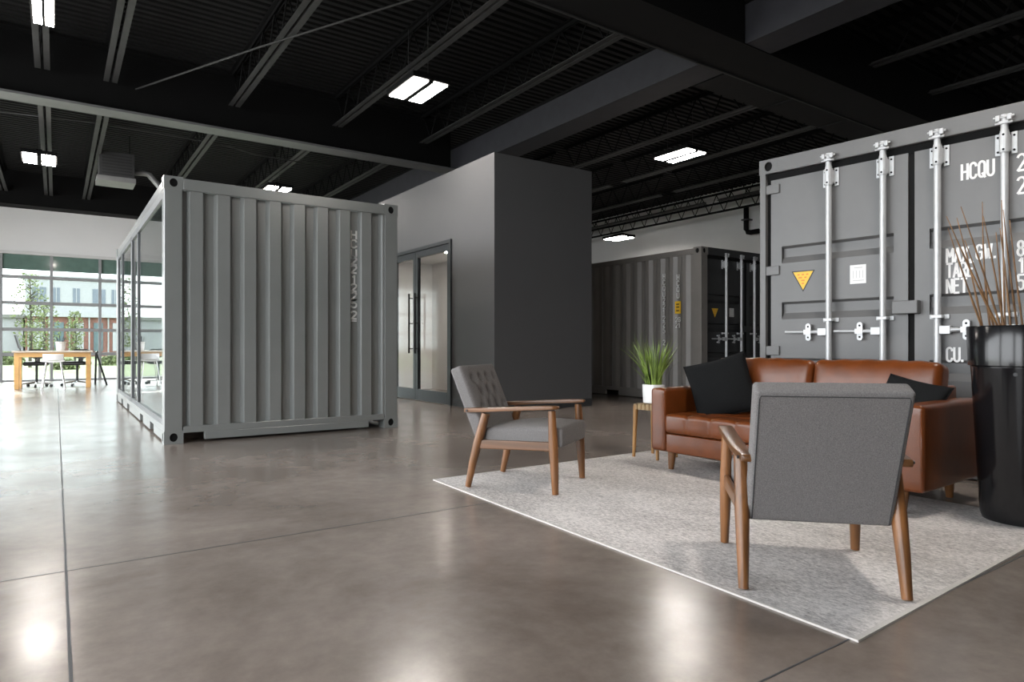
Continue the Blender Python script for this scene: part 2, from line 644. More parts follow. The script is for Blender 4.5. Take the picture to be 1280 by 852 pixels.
# charcoal office enclosure
EX0, EX1, EY0, EY1, EH = 5.15, 7.0, 7.86, 17.0, 3.72
DY0, DY1, DH = 9.083, 11.32, 2.64
bm = BM()
box(bm, EX0, EX0 + 0.12, EY0, DY0, 0, EH)
box(bm, EX0, EX0 + 0.12, DY1, EY1, 0, EH)
box(bm, EX0, EX0 + 0.12, DY0, DY1, DH, EH)
struct('wall_office_left', bm, M['wall_dark'], 'charcoal office wall with glazed double doors', 'wall')
bm = BM()
box(bm, EX0 + 0.12, EX1, EY0, EY0 + 0.12, 0, EH)
struct('wall_office_front', bm, M['wall_dark'], 'blank charcoal end wall of the tall office block', 'wall')
bm = BM()
box(bm, EX1 - 0.12, EX1, EY0 + 0.12, EY1, 0, EH)
box(bm, EX0 + 0.12, EX1 - 0.12, EY1 - 0.12, EY1, 0, EH)
struct('wall_office_right', bm, M['wall_dark'])
bm = BM()
box(bm, EX0 + 0.125, EX1 - 0.125, EY0 + 0.125, EY1 - 0.125, 2.75, 2.8)
struct('ceiling_office', bm, M['lining'])
bm = BM()
box(bm, EX1 - 0.135, EX1 - 0.12, EY0 + 0.13, EY1 - 0.13, 0, 2.75)
box(bm, EX0 + 0.13, EX1 - 0.135, EY0 + 0.12, EY0 + 0.135, 0, 2.75)
box(bm, EX0 + 0.13, EX1 - 0.135, 13.0, 13.02, 0, 2.75)
struct('wall_office_inner', bm, M['lining'], 'pale inner wall seen through the office doors', 'wall')
bm = BM()
box(bm, EX0 - 0.012, EX0, EY0 - 0.012, DY0 - 0.0, 0, 0.12)
box(bm, EX0 - 0.012, EX0, DY1, EY1, 0, 0.12)
box(bm, EX0, EX1, EY0 - 0.012, EY0, 0, 0.12)
struct('baseboard_office', bm, M['base_dark'], 'dark baseboard around the charcoal office block', 'baseboard')


def office_door(n, y0, y1, hy):
    bm = BM()
    x0, x1 = EX0 - 0.01, EX0 + 0.05
    s = 0.085
    box(bm, x0, x1, y0, y0 + s, 0.01, DH - 0.06)
    box(bm, x0, x1, y1 - s, y1, 0.01, DH - 0.06)
    box(bm, x0, x1, y0 + s, y1 - s, 0.01, 0.20)
    box(bm, x0, x1, y0 + s, y1 - s, DH - 0.17, DH - 0.06)
    d = ob('door_%d' % n, bm, M['door_frame'], bevel=0.004)
    d['kind'] = 'structure'
    bm = BM()
    box(bm, EX0 + 0.015, EX0 + 0.023, y0 + s, y1 - s, 0.20, DH - 0.17)
    ob('pane', bm, M['glass_door'], d)
    bm = BM()
    tube(bm, [(EX0 - 0.075, hy, 0.82), (EX0 - 0.075, hy, 1.86)], 0.016)
    for z in (0.9, 1.34, 1.78):
        tube(bm, [(EX0 - 0.075, hy, z), (EX0 - 0.005, hy, z)], 0.010)
    ob('pull_handle', bm, M['black_plastic'], d, smooth='auto')
    return d


office_door(1, DY0 + 0.06, 10.35, 10.24)
office_door(2, 10.36, DY1 - 0.06, 10.47)
bm = BM()
box(bm, EX0 - 0.03, EX0 + 0.1, DY0, DY0 + 0.055, 0, DH)
box(bm, EX0 - 0.03, EX0 + 0.1, DY1 - 0.055, DY1, 0, DH)
box(bm, EX0 - 0.03, EX0 + 0.1, DY0 + 0.055, DY1 - 0.055, DH - 0.055, DH)
struct('trim_3', bm, M['door_frame'], 'black frame around the office double doors', 'door frame')
# ceiling light inside the office
t = thing('recessed_light', 'lit round downlight inside the office behind the glass doors', 'light', (6.15, 10.9, 2.75))
bm = BM()
lathe(bm, [(0.13, -0.03), (0.14, -0.0)], n=24)
ob('light_ring', bm, M['lamp_body'], t)
bm = BM()
lathe(bm, [(0.11, -0.034), (0.11, -0.031)], n=24)
ob('lamp_panel', bm, emit('lit downlight', (1.0, 0.92, 0.82), 420.0), t)

# ------------------------------------------------------------------ roof steel
def i_beam_x(name, x0, x1, y0, y1, zb, zt, label, m=None, fm=None):
    """beam running along x: web, top and bottom flange"""
    t = thing(name, label, 'roof beam', (x0, (y0 + y1) / 2, zb))
    L, w, h = x1 - x0, y1 - y0, zt - zb
    bm = BM()
    box(bm, 0, L, -w / 2, w / 2, 0, 0.035)
    ob('bottom_flange', bm, fm or M['beam_lit_tone'], t)
    bm = BM()
    box(bm, 0, L, -0.02, 0.02, 0.035, h - 0.03)
    ob('web', bm, m or M['black_steel'], t)
    bm = BM()
    box(bm, 0, L, -w / 2, w / 2, h - 0.03, h)
    ob('top_flange', bm, m or M['black_steel'], t)
    return t


i_beam_x('steel_beam', XL, 6.62, 11.57, 11.94, 4.5, ZC, 'long black roof beam with its underside coloured as lit above the light grey container')
# box beam along y over the office
t = thing('box_beam', 'broad charcoal box beam running lengthwise above the office block', 'roof beam', (6.90, YF, 4.5))
bm = BM()
box(bm, -0.24, 0.24, 0, YB - YF, 0, 0.5)
ob('casing', bm, mat('dark slate beam paint', (0.030, 0.030, 0.036), 0.6, var=0.1, spec=0.3), t)
bm = BM()
box(bm, -0.27, -0.24, 0, YB - YF, 0.46, 0.5)
box(bm, 0.24, 0.27, 0, YB - YF, 0.46, 0.5)
ob('edge_lip', bm, M['black_steel'], t)
t = thing('cross_beam', 'deep black box beam crossing the ceiling over the lounge area', 'roof beam', (XL, 5.09, 4.5))
bm = BM()
box(bm, 0, 6.90 - 0.27 - XL, -0.32, 0.32, -0.012, 0.75)
box(bm, 7.17 - XL, XR - XL, -0.32, 0.32, -0.012, 0.75)
box(bm, 6.63 - XL, 7.17 - XL, -0.32, 0.32, -0.012, -0.002)
ob('casing', bm, mat('matt black beam paint', (0.005, 0.005, 0.0052), 0.7, spec=0.2), t)
bm = BM()
box(bm, 0, XR - XL, 0.31, 0.33, -0.03, -0.013)
ob('edge_angle', bm, M['joist_steel'], t)
t = thing('duct_run', 'dark rectangular duct running beside the crossing beam, right of the box beam', 'duct', (7.18, 5.70, 4.5))
bm = BM()
box(bm, 0, XR - 7.18, -0.25, 0.25, 0, 0.35)
for x in (1.5, 3.0, 4.5, 6.0):
    box(bm, x, x + 0.04, -0.265, 0.265, -0.012, 0.36)
ob('casing', bm, mat('dark duct metal', (0.007, 0.007, 0.0072), 0.7, spec=0.2), t)
i_beam_x('steel_beam', XL, XR, -1.9, -1.5, 4.5, ZC, 'black roof beam behind the camera')
# header beam at the window wall
tag(ob('header_beam', box(BM(), XL, XR, YB - 0.6, YB - 0.02, 4.60, ZC - 0.005), M['black_steel']), 'black header beam above the pale back wall', 'roof beam')


def joist_mesh(L, depth=0.56):
    """open web joist along y from 0..L ; z=0 is the underside of the bottom chord"""
    a = BM()
    box(a, -0.09, -0.02, 0, L, 0, 0.006)
    box(a, -0.024, -0.018, 0, L, 0, 0.055)
    box(a, 0.02, 0.09, 0, L, 0, 0.006)
    box(a, 0.018, 0.024, 0, L, 0, 0.055)
    b = BM()
    box(b, -0.075, 0.075, -0.05, L + 0.05, depth - 0.008, depth)
    box(b, -0.024, -0.018, -0.05, L + 0.05, depth - 0.06, depth)
    box(b, 0.018, 0.024, -0.05, L + 0.05, depth - 0.06, depth)
    c = BM()
    n = max(2, int(round(L / 0.62)))
    s = L / n
    for i in range(n):
        tube(c, [(0, i * s, depth - 0.03), (0, (i + 0.5) * s, 0.03)], 0.011, n=6)
        tube(c, [(0, (i + 0.5) * s, 0.03), (0, (i + 1) * s, depth - 0.03)], 0.011, n=6)
    return a, b, c


def make_joist(L, label, group):
    t = thing('roof_joist', label, 'roof joist', (0, 0, 0), 0, group)
    a, b, c = joist_mesh(L)
    ob('bottom_chord', a, M['joist_steel'], t)
    ob('top_chord', b, M['black_steel'], t)
    ob('web_bar', c, M['black_steel'], t)
    return t


JX = [-1.1, -0.16, 0.67, 2.42, 4.17, 5.9, 7.75, 9.5, 11.3, 13.1, 14.9]
ZJ = ZC - 0.56 - 0.005
bayset = [(-1.48, 4.74, 'nearest bay', 'open web joists in the nearest ceiling bay'),
          (5.44, 11.54, 'middle bay', 'open web joists in the middle ceiling bay'),
          (11.98, YB - 0.62, 'far bay by the windows', 'open web joists in the far ceiling bay')]
ordn = ['first', 'second', 'third', 'fourth', 'fifth', 'sixth', 'seventh', 'eighth', 'ninth', 'tenth', 'eleventh', 'twelfth', 'thirteenth']
for bi, (y0, y1, where, grp) in enumerate(bayset):
    proto = None
    seen = 0
    for x in JX:
        if bi == 0 and x < 2.0:
            continue
        yy0 = y0
        if bi == 1 and x > 7:
            yy0 = 5.98
        if abs(x - 6.9) < 0.35:
            continue
        inframe = False
        for q in range(41):
            yy = y0 + (y1 - y0) * q / 40
            dep = x * math.sin(TH) + yy * math.cos(TH)
            if dep > 0.5:
                u = 640 + 821 * (x * math.cos(TH) - yy * math.sin(TH)) / dep
                v = 432 - 821 * (ZJ - 0.95) / dep
                inframe = inframe or (0 < u < 1280 and v > 0)
        if inframe:
            seen += 1
            lab = 'grey roof joist, %s from the left, %s' % (ordn[seen - 1], where)
        else:
            lab = 'grey roof joist outside the picture, %s' % where
        if proto is None or yy0 != y0:
            j = make_joist(y1 - yy0, lab, grp)
            if proto is None and yy0 == y0:
                proto = j
        else:
            j = copy_tree(proto)
            j['label'] = lab
        j.location = (x, yy0, ZJ)
# truss along the right wall
t = thing('wall_truss', 'black open truss running along the grey wall above the dark far container', 'roof truss', (15.2, 6.1, 4.66))
bm = BM()
for z in (0, 0.24, 0.5):
    box(bm, -0.03, 0.03, 0, 15.0, z, z + 0.05)
ob('chord', bm, M['black_steel'], t)
bm = BM()
for i in range(30):
    tube(bm, [(0, i * 0.5, 0.03), (0, i * 0.5 + 0.25, 0.5)], 0.012, n=6)
    tube(bm, [(0, i * 0.5 + 0.25, 0.5), (0, i * 0.5 + 0.5, 0.03)], 0.012, n=6)
ob('web_bar', bm, M['black_steel'], t)
# diagonal bracing
tag(ob('bracing_rod', tube(BM(), [(1.0, 11.5, 4.86), (2.2, 9.0, 4.88), (4.0, 5.5, 4.9)], 0.013, n=8), M['joist_steel'], smooth=True),
    'thin grey diagonal bracing rod strung beneath the joists in front of the long beam', 'bracing rod')
tag(ob('conduit_pipe', tube(BM(), [(-1.0, 14.6, 5.05), (0.6, 14.3, 5.05), (2.8, 14.2, 5.0), (3.4, 14.2, 4.9), (5.0, 14.2, 4.9)], 0.012, n=8), M['joist_steel'], smooth=True),
    'thin electrical conduit crossing under the far joists', 'conduit')

# hvac unit
t = thing('unit_heater', 'grey box heater hung from the ceiling behind the long beam', 'heater', (1.05, 16.2, 4.38))
bm = BM()
box(bm, -0.32, 0.32, -0.2, 0.4, 0.10, 0.62)
ob('casing', bm, M['hvac'], t, bevel=0.01)
bm = BM()
box(bm, -0.36, 0.34, -0.24, 0.42, 0, 0.10)
ob('drip_tray', bm, mat('pale tray metal', (0.2, 0.2, 0.2), 0.5), t)
bm = BM()
for k in range(7):
    box(bm, -0.27, 0.27, -0.215, -0.2, 0.15 + k * 0.062, 0.18 + k * 0.062)
ob('louvre', bm, M['hvac_dark'], t)
bm = BM()
for x in (-0.25, 0.25):
    tube(bm, [(x, 0.1, 0.6), (x, 0.1, 1.07)], 0.01, n=6)
ob('hanger_rod', bm, M['black_steel'], t)
bm = BM()
tube(bm, [(0.3, 0.1, 0.3), (0.5, 0.1, 0.32), (0.62, 0.1, 0.3), (0.95, 0.05, -0.1), (1.3, 0, -0.55)], 0.06, n=12)
ob('flue_pipe', bm, mat('pale flue metal', (0.3, 0.3, 0.3), 0.4, metal=0.3), t, smooth=True)

# wall bracket on right wall
t = thing('wall_pipe', 'black bent pipe on the grey wall above the dark far container', 'pipe', (15.9, 11.35, 4.1))
bm = BM()
tube(bm, [(-0.05, 0, 0.75), (-0.05, 0, 0.1), (-0.05, -0.05, 0.02), (-0.05, -0.15, 0.0), (-0.05, -0.4, 0.0)], 0.07, n=12)
ob('pipe_run', bm, M['black_steel'], t, smooth=True)
bm = BM()
box(bm, -0.14, 0.1, -0.1, 0.1, 0.35, 0.39)
ob('clamp', bm, M['hvac'], t)

# ------------------------------------------------------------------ high-bay lamps
def make_lamp():
    t = thing('high_bay_lamp', 'twin panel lamp', 'ceiling light', (0, 0, 0), 0, 'twin-panel high-bay lamps')
    bm = BM()
    box(bm, -0.28, 0.28, -0.42, 0.42, 0.03, 0.10)
    box(bm, -0.05, 0.05, -0.2, 0.2, 0.10, 0.17)
    box(bm, -0.035, 0.035, -0.40, 0.40, 0.0, 0.03)
    ob('housing', bm, M['black_steel'], t, bevel=0.004)
    for s in (-1, 1):
        bm = BM()
        box(bm, s * 0.145 - 0.105, s * 0.145 + 0.105, -0.385, 0.385, 0.012, 0.029)
        ob('light_panel', bm, M['lamp_on'], t)
    bm = BM()
    for y in (-0.3, 0.3):
        tube(bm, [(0, y, 0.10), (0, y, 1.00)], 0.004, n=6)
    ob('suspension_wire', bm, M['joist_steel'], t)
    return t


lamp0 = make_lamp()
LAMPS = [((4.13, 8.24), 'lit twin-panel ceiling lamp hanging left of the charcoal office block'),
         ((-0.11, 8.50), 'narrow lit ceiling lamp above the open floor, nearest the left edge'),
         ((-0.26, 15.38), 'lit twin-panel ceiling lamp in front of the far joists, above the table area'),
         ((4.12, 15.4), 'lit ceiling lamp just above the roof edge of the light grey container'),
         ((9.56, 8.28), 'lit twin-panel ceiling lamp between the office block and the large container'),
         ((14.1, 14.6), 'small far lit lamp against the grey wall over the dark container'),
         ((4.1, 1.0), 'lit twin-panel ceiling lamp over the lounge rug')]
for i, ((x, y), lab) in enumerate(LAMPS):
    o = lamp0 if i == 0 else copy_tree(lamp0)
    o.location = (x, y, 4.47 if i != 5 else 4.2)
    o['label'] = lab
    if i == 1:
        o.scale = (0.36, 1, 1)
    if i == 5:
        for ch in o.children:
            if ch.name.startswith('suspension'):
                ch.scale = (1, 1, 1.28)

# ------------------------------------------------------------------ containers
CW, CL, CH = 2.438, 6.058, 2.591


def holed(bm, o, u, v, w, h, rx, ry, depth, nrm):
    """rectangle w x h at origin o spanned by u,v with an oval hole going inwards"""
    o, u, v, nrm = Vector(o), Vector(u), Vector(v), Vector(nrm)
    c = o + u * w / 2 + v * h / 2
    n = 24
    outer, inner, deep = [], [], []
    for k in range(n):
        a = 2 * PI * (k + 0.5) / n
        ca, sa = math.cos(a), math.sin(a)
        s = min(w / 2 / max(abs(ca), 1e-6), h / 2 / max(abs(sa), 1e-6))
        outer.append(c + u * ca * s + v * sa * s)
        q = c + u * ca * rx + v * sa * ry
        inner.append(q)
        deep.append(q - nrm * depth)
    cor = [o, o + u * w, o + u * w + v * h, o + v * h]
    A = [bm.verts.new(p) for p in outer]
    B = [bm.verts.new(p) for p in inner]
    D = [bm.verts.new(p) for p in deep]
    for k in range(n):
        j = (k + 1) % n
        bm.faces.new((A[k], A[j], B[j], B[k]))
        bm.faces.new((B[k], B[j], D[j], D[k]))
        pa, pb = outer[k], outer[j]
        for q in cor:
            if abs((pa - q).dot(u)) > 1e-6 and abs((pa - q).dot(v)) < 1e-6 and abs((pb - q).dot(u)) < 1e-6 and abs((pb - q).dot(v)) > 1e-6 or \
               abs((pa - q).dot(v)) > 1e-6 and abs((pa - q).dot(u)) < 1e-6 and abs((pb - q).dot(v)) < 1e-6 and abs((pb - q).dot(u)) > 1e-6:
                bm.faces.new((A[k], bm.verts.new(q), A[j]))


def casting(bm, x0, y0, z0, xs, ys):
    """corner casting; outward faces towards xs (-1/1) and ys"""
    w, d, h = 0.170, 0.165, 0.125
    x1, y1, z1 = x0 + w, y0 + d, z0 + h
    # end face (normal ys * y) and side face (normal xs * x)
    yy = y0 if ys < 0 else y1
    xx = x0 if xs < 0 else x1
    holed(bm, (x0, yy, z0), (1, 0, 0), (0, 0, 1), w, h, 0.036, 0.042, 0.014, (0, ys, 0))
    holed(bm, (xx, y0, z0), (0, 1, 0), (0, 0, 1), d, h, 0.036, 0.042, 0.014, (xs, 0, 0))
    # remaining faces
    yo = y1 if ys < 0 else y0
    xo = x1 if xs < 0 else x0
    for q in ([(x0, yo, z0), (x1, yo, z0), (x1, yo, z1), (x0, yo, z1)], [(xo, y0, z0), (xo, y1, z0), (xo, y1, z1), (xo, y0, z1)],
              [(x0, y0, z0), (x1, y0, z0), (x1, y1, z0), (x0, y1, z0)], [(x0, y0, z1), (x1, y0, z1), (x1, y1, z1), (x0, y1, z1)]):
        bm.faces.new([bm.verts.new(p) for p in q])


def corr(bm, s0, s1, z0, z1, pitch, depth, out, axis, seg=(0.105, 0.03, 0.07, 0.0475), start=0.0, thick=0.004, flip=1):
    """corrugated sheet; s runs along axis 'x' or 'y'; out = coordinate of the outer flats; depth goes inwards by sign flip"""
    tot = sum(seg)
    k = pitch / tot
    seg = [q * k for q in seg]
    P = [(s0, depth)]
    s = s0 + start
    # start with the recess -> bright slope -> outer -> dark slope
    while s < s1:
        for ds, dep in ((0, depth), (seg[3], 0), (seg[0], 0), (seg[1], depth), (seg[2], depth)):
            s += ds
            if s >= s1:
                break
            P.append((s, dep))
    P.append((s1, P[-1][1]))

    def pt(s, dep, z):
        return (s, out + flip * dep, z) if axis == 'x' else (out + flip * dep, s, z)
    for off in (0, thick):
        a = [bm.verts.new(pt(s, dep + off, z0)) for s, dep in P]
        b = [bm.verts.new(pt(s, dep + off, z1)) for s, dep in P]
        for i in range(len(P) - 1):
            if (P[i + 1][0] - P[i][0]) < 1e-6 and P[i + 1][1] == P[i][1]:
                continue
            bm.faces.new((a[i], a[i + 1], b[i + 1], b[i]))


def frame(t, m, m_end=None, post=0.165):
    """posts, castings, rails common to every container"""
    k = m
    for (x, xs) in ((0, -1), (CW - 0.170, 1)):
        for (y, ys) in ((0, -1), (CL - 0.165, 1)):
            mm = m_end if (m_end and ys < 0 and xs > 0) else k
            bm = BM()
            box(bm, x + (0.0 if xs < 0 else 0.170 - post) + 0.003, x + (post if xs < 0 else 0.170) - 0.003, y + 0.003, y + 0.162, 0.12, CH - 0.12)
            ob('corner_post', bm, mm, t, bevel=0.006)
            for z in (0.0, CH - 0.125):
                bm = BM()
                casting(bm, x, y, z, xs, ys)
                cc = ob('corner_casting', bm, mm, t)
                bm = BM()
                box(bm, x + 0.02, x + 0.15, y + 0.02, y + 0.145, z + 0.01, z + 0.115)
                ob('cavity_shade', bm, M['gasket'], cc)  # black block in the hollow casting, stands in for the shade inside
    bm = BM()
    for x0, x1 in ((0.01, 0.075), (CW - 0.075, CW - 0.01)):
        box(bm, x0, x1, 0.165, CL - 0.165, CH - 0.11, CH - 0.015)
    ob('top_side_rail', bm, m, t, bevel=0.004)
    bm = BM()
    for x0, x1 in ((0.01, 0.06), (CW - 0.06, CW - 0.01)):
        box(bm, x0, x1, 0.165, CL - 0.165, 0.11, 0.17)
        ys = [0.165, 0.9, 1.25, 1.95, 2.3, 3.76, 4.11, 4.81, 5.16, CL - 0.165]
        for a, b in zip(ys[::2], ys[1::2]):
            box(bm, x0, x1, a, b, 0.02, 0.11)
    ob('bottom_side_rail', bm, m, t, bevel=0.003)
    bm = BM()
    box(bm, 0.03, CW - 0.03, 0.03, CL - 0.03, CH - 0.045, CH - 0.03)
    ob('roof_panel', bm, m, t)
    bm = BM()
    box(bm, 0.06, CW - 0.06, 0.06, CL - 0.06, 0.12, 0.16)
    ob('floor_panel', bm, M['ply'], t)
    bm = BM()
    box(bm, 0.17, CW - 0.17, CL - 0.08, CL - 0.02, 0.02, 0.16)
    box(bm, 0.17, CW - 0.17, CL - 0.08, CL - 0.02, CH - 0.12, CH - 0.01)
    ob('rear_rail', bm, m, t)
    bm = BM()
    corr(bm, 0.165, CW - 0.17, 0.16, CH - 0.12, 0.2525, 0.045, CL - 0.02, 'x', flip=-1)
    ob('rear_panel', bm, m, t)


def side_corr(t, m, x, flip, name='side_panel'):
    bm = BM()
    corr(bm, 0.16, CL - 0.16, 0.165, CH - 0.105, 0.2826, 0.038, x, 'y', seg=(0.072, 0.068, 0.07, 0.068), start=0.1, flip=flip)
    return ob(name, bm, m, t)


# light grey container with corrugated end and glazed side -------------------------------
t = thing('shipping_container', 'light grey shipping container office with a corrugated end and a glazed long side', 'shipping container', (0.85, 7.08, 0))
frame(t, M['paint_light'])
bm = BM()
corr(bm, 0.165, CW - 0.165, 0.16, CH - 0.12, 0.2525, 0.052, 0.010, 'x', seg=(0.115, 0.029, 0.0765, 0.032), start=0.033)
ob('end_panel', bm, M['paint_light'], t)
bm = BM()
box(bm, 0.17, CW - 0.17, 0.0, 0.06, 0.1, 0.165)
box(bm, 0.36, CW - 0.36, 0.0, 0.06, 0.025, 0.1)
ob('bottom_end_rail', bm, M['paint_light'], t, bevel=0.004)
bm = BM()
box(bm, 0.17, CW - 0.17, 0.0, 0.07, CH - 0.115, CH - 0.012)
box(bm, 0.17, CW - 0.17, -0.006, 0.02, CH - 0.125, CH - 0.112)
ob('top_end_rail', bm, M['paint_light'], t, bevel=0.004)
side_corr(t, M['paint_light'], CW - 0.012, -1)
bm = BM()
box(bm, CW - 0.07, CW - 0.06, 0.07, CL - 0.1, 0.165, CH - 0.12)
box(bm, 0.1, CW - 0.07, 0.065, 0.075, 0.165, CH - 0.12)
box(bm, 0.1, CW - 0.07, CL - 0.1, CL - 0.09, 0.165, CH - 0.12)
ob('inner_lining', bm, M['lining'], t)
# glazed side : panels between mullions  (y local)
mull = [0.17, 0.90, 2.62, 3.42, 5.08, CL - 0.17]
bm = BM()
for y, w in ((0.17, 0.05), (2.62, 0.045), (3.42, 0.12), (5.08, 0.045), (CL - 0.22, 0.05)):
    box(bm, 0.012, 0.06, y, y + w, 0.17, CH - 0.11)
box(bm, 0.012, 0.06, 0.17, CL - 0.17, 0.17, 0.225)
box(bm, 0.012, 0.06, 0.17, CL - 0.17, CH - 0.185, CH - 0.11)
ob('window_frame', bm, M['alu'], t, bevel=0.003)
for a, b in ((0.22, 2.62), (2.665, 3.42), (3.54, 5.08), (5.125, CL - 0.22)):
    bm = BM()
    box(bm, 0.030, 0.038, a, b, 0.225, CH - 0.185)
    ob('glass_pane', bm, M['glass_side'], t)
bm = BM()
x = 1.915
for ch, z in zip('HCU2212252', (2.165, 2.063, 1.955, 1.868, 1.775, 1.66, 1.565, 1.47, 1.385, 1.255)):
    h = 0.085
    letters(bm, ch, x - 0.022 if ch != '1' else x - 0.008, z, h, 0.0620, wd=0.23, sx=1.6 if ch != '1' else 1.2)
box(bm, x - 0.025, x + 0.042, 0.0575, 0.0595, 1.225, 1.237)
lt = ob('lettering', bm, M['white_paint'], t)
lt['label'] = 'white stacked code letters HCU2212252'


def end_doors(t, m, detail=True, nums=True):
    """two cargo doors with four lock rods on the y=0 end"""
    bm = BM()
    box(bm, 0.17, CW - 0.17, -0.004, 0.09, CH - 0.130, CH - 0.0)
    ob('door_header', bm, m, t, bevel=0.006)
    bm = BM()
    box(bm, 0.17, CW - 0.17, 0.0, 0.09, 0.01, 0.16)
    ob('door_sill', bm, m, t, bevel=0.006)
    bm = BM()
    box(bm, 0.065, CW - 0.065, 0.085, 0.095, 0.15, CH - 0.12)
    box(bm, 0.058, CW - 0.058, 0.036, 0.085, CH - 0.19, CH - 0.128)
    box(bm, 0.058, 0.10, 0.044, 0.085, 0.15, CH - 0.19)
    box(bm, CW - 0.10, CW - 0.058, 0.044, 0.085, 0.15, CH - 0.19)
    box(bm, 1.185, 1.239, 0.044, 0.085, 0.15, CH - 0.19)
    ob('gasket', bm, M['gasket'], t)
    zt, zb = CH - 0.185, 0.2
    for di, (a, b) in enumerate(((0.095, 1.190), (1.234, CW - 0.095))):
        # horizontal profile in z, depth in y
        prof = [(zt, 0.03)]
        for zc in (1.74, 1.255, 0.77):
            prof += [(zc + 0.075, 0.03), (zc + 0.055, 0.062), (zc - 0.02, 0.062), (zc - 0.075, 0.03)]
        prof += [(zb, 0.03)]
        bm = BM()
        xa, xb = a + 0.10, b - 0.10
        A = [bm.verts.new((xa, d, z)) for z, d in prof]
        B = [bm.verts.new((xb, d, z)) for z, d in prof]
        for i in range(len(prof) - 1):
            bm.faces.new((A[i], A[i + 1], B[i + 1], B[i]))
        for V in (A, B):
            for k in range(3):
                i = 1 + 4 * k
                bm.faces.new((V[i], V[i + 1], V[i + 2], V[i + 3]))
        box(bm, a, xa, 0.03, 0.085, zb, zt)
        box(bm, xb, b, 0.03, 0.085, zb, zt)
        d = ob('cargo_door', bm, m, t)
        hx = a if di == 0 else b
        s = 1 if di == 0 else -1
        for z in (2.325, 1.61, 0.908, 0.35):
            bm = BM()
            x0, x1 = sorted((hx - s * 0.055, hx + s * 0.082))
            box(bm, x0, x1, 0.012, 0.03, z - 0.04, z + 0.04)
            tube(bm, [(hx - s * 0.055, 0.018, z - 0.055), (hx - s * 0.055, 0.018, z + 0.055)], 0.016, n=10)
            ob('hinge', bm, m, d, bevel=0.004)
        rods = (0.62, 1.032) if di == 0 else (1.40, 1.80)
        for r in rods:
            bm = BM()
            tube(bm, [(r, -0.022, 0.09), (r, -0.022, 2.52)], 0.023, n=16)
            for z in (2.40, 2.33, 2.27):
                tube(bm, [(r, -0.022, z - 0.012), (r, -0.022, z + 0.012)], 0.026, n=16)
            ob('lock_rod', bm, M['galv'], d, smooth='auto')
            bm = BM()
            for sx in (-1, 1):
                x0, x1 = sorted((r + sx * 0.028, r + sx * 0.064))
                box(bm, x0, x1, 0.018, 0.030, 2.255, 2.405)
            tube(bm, [(r, -0.022, 2.262), (r, -0.022, 2.398)], 0.030, n=16)
            box(bm, r - 0.03, r + 0.03, -0.022, 0.022, 2.275, 2.385)
            ob('rod_bracket', bm, M['galv'], d, bevel=0.004)
            bm = BM()
            for sx in (-1, 1):
                x0, x1 = sorted((r + sx * 0.028, r + sx * 0.064))
                box(bm, x0, x1, 0.018, 0.030, 1.145, 1.18)
            box(bm, r - 0.034, r + 0.034, -0.046, 0.020, 1.150, 1.175)
            ob('rod_bracket', bm, M['galv'], d, bevel=0.004)
            bm = BM()
            for sx in (-1, 1):
                for z in (2.28, 2.38):
                    tube(bm, [(r + sx * 0.046, 0.020, z), (r + sx * 0.046, 0.012, z)], 0.0075, n=8)
            for z in (2.28, 2.38):
                tube(bm, [(r, -0.045, z), (r, -0.0545, z)], 0.0075, n=8)
            ob('bolt', bm, M['gasket'], d)
            # cam keeper at header
            bm = BM()
            box(bm, r - 0.028, r + 0.028, -0.05, 0.0, 2.455, 2.475)
            box(bm, r - 0.045, r - 0.02, -0.055, -0.035, 2.475, 2.515)
            box(bm, r + 0.02, r + 0.045, -0.055, -0.035, 2.475, 2.515)
            tube(bm, [(r - 0.06, -0.04, 2.50), (r + 0.06, -0.04, 2.50)], 0.009, n=8)
            tube(bm, [(r - 0.05, -0.04, 2.46), (r + 0.05, -0.04, 2.46)], 0.009, n=8)
            ob('cam_keeper', bm, M['galv'], d, bevel=0.003)
            # handle to the left of the left pair / right of the right pair
            hs = -1 if di == 0 else 1
            bm = BM()
            box(bm, *sorted((r + hs * 0.015, r + hs * 0.085)), -0.04, 0.0, 1.035, 1.095)
            tube(bm, [(r + hs * 0.07, -0.02, 1.065), (r + hs * 0.17, -0.02, 1.065)], [0.020, 0.010], n=10)
            tube(bm, [(r + hs * 0.16, -0.02, 1.065), (r + hs * 0.37, -0.02, 1.068)], 0.011, n=10)
            ob('door_handle', bm, M['galv'], d, bevel=0.003, smooth='auto')
            bm = BM()
            cx = r + hs * 0.175
            out = [(cx + 0.022 * math.cos(q), 1.065 + (0.05 if math.sin(q) > 0 else -0.05) + 0.022 * math.sin(q)) for q in [2 * PI * k / 20 for k in range(20)]]
            loft(bm, [[(x, -0.012, z) for x, z in out], [(x, -0.004, z) for x, z in out]])
            box(bm, cx - 0.03, cx + 0.03, -0.032, -0.010, 1.045, 1.085)
            box(bm, cx - 0.015, cx + 0.015, -0.010, 0.03, 1.0, 1.02)
            box(bm, cx - 0.015, cx + 0.015, -0.010, 0.03, 1.11, 1.13)
            ob('handle_catch', bm, M['galv'], d, smooth='auto')
            bm = BM()
            for z in (1.02, 1.11):
                tube(bm, [(cx, -0.010, z), (cx, -0.0145, z)], 0.008, n=10)
            ob('bolt', bm, M['gasket'], d)
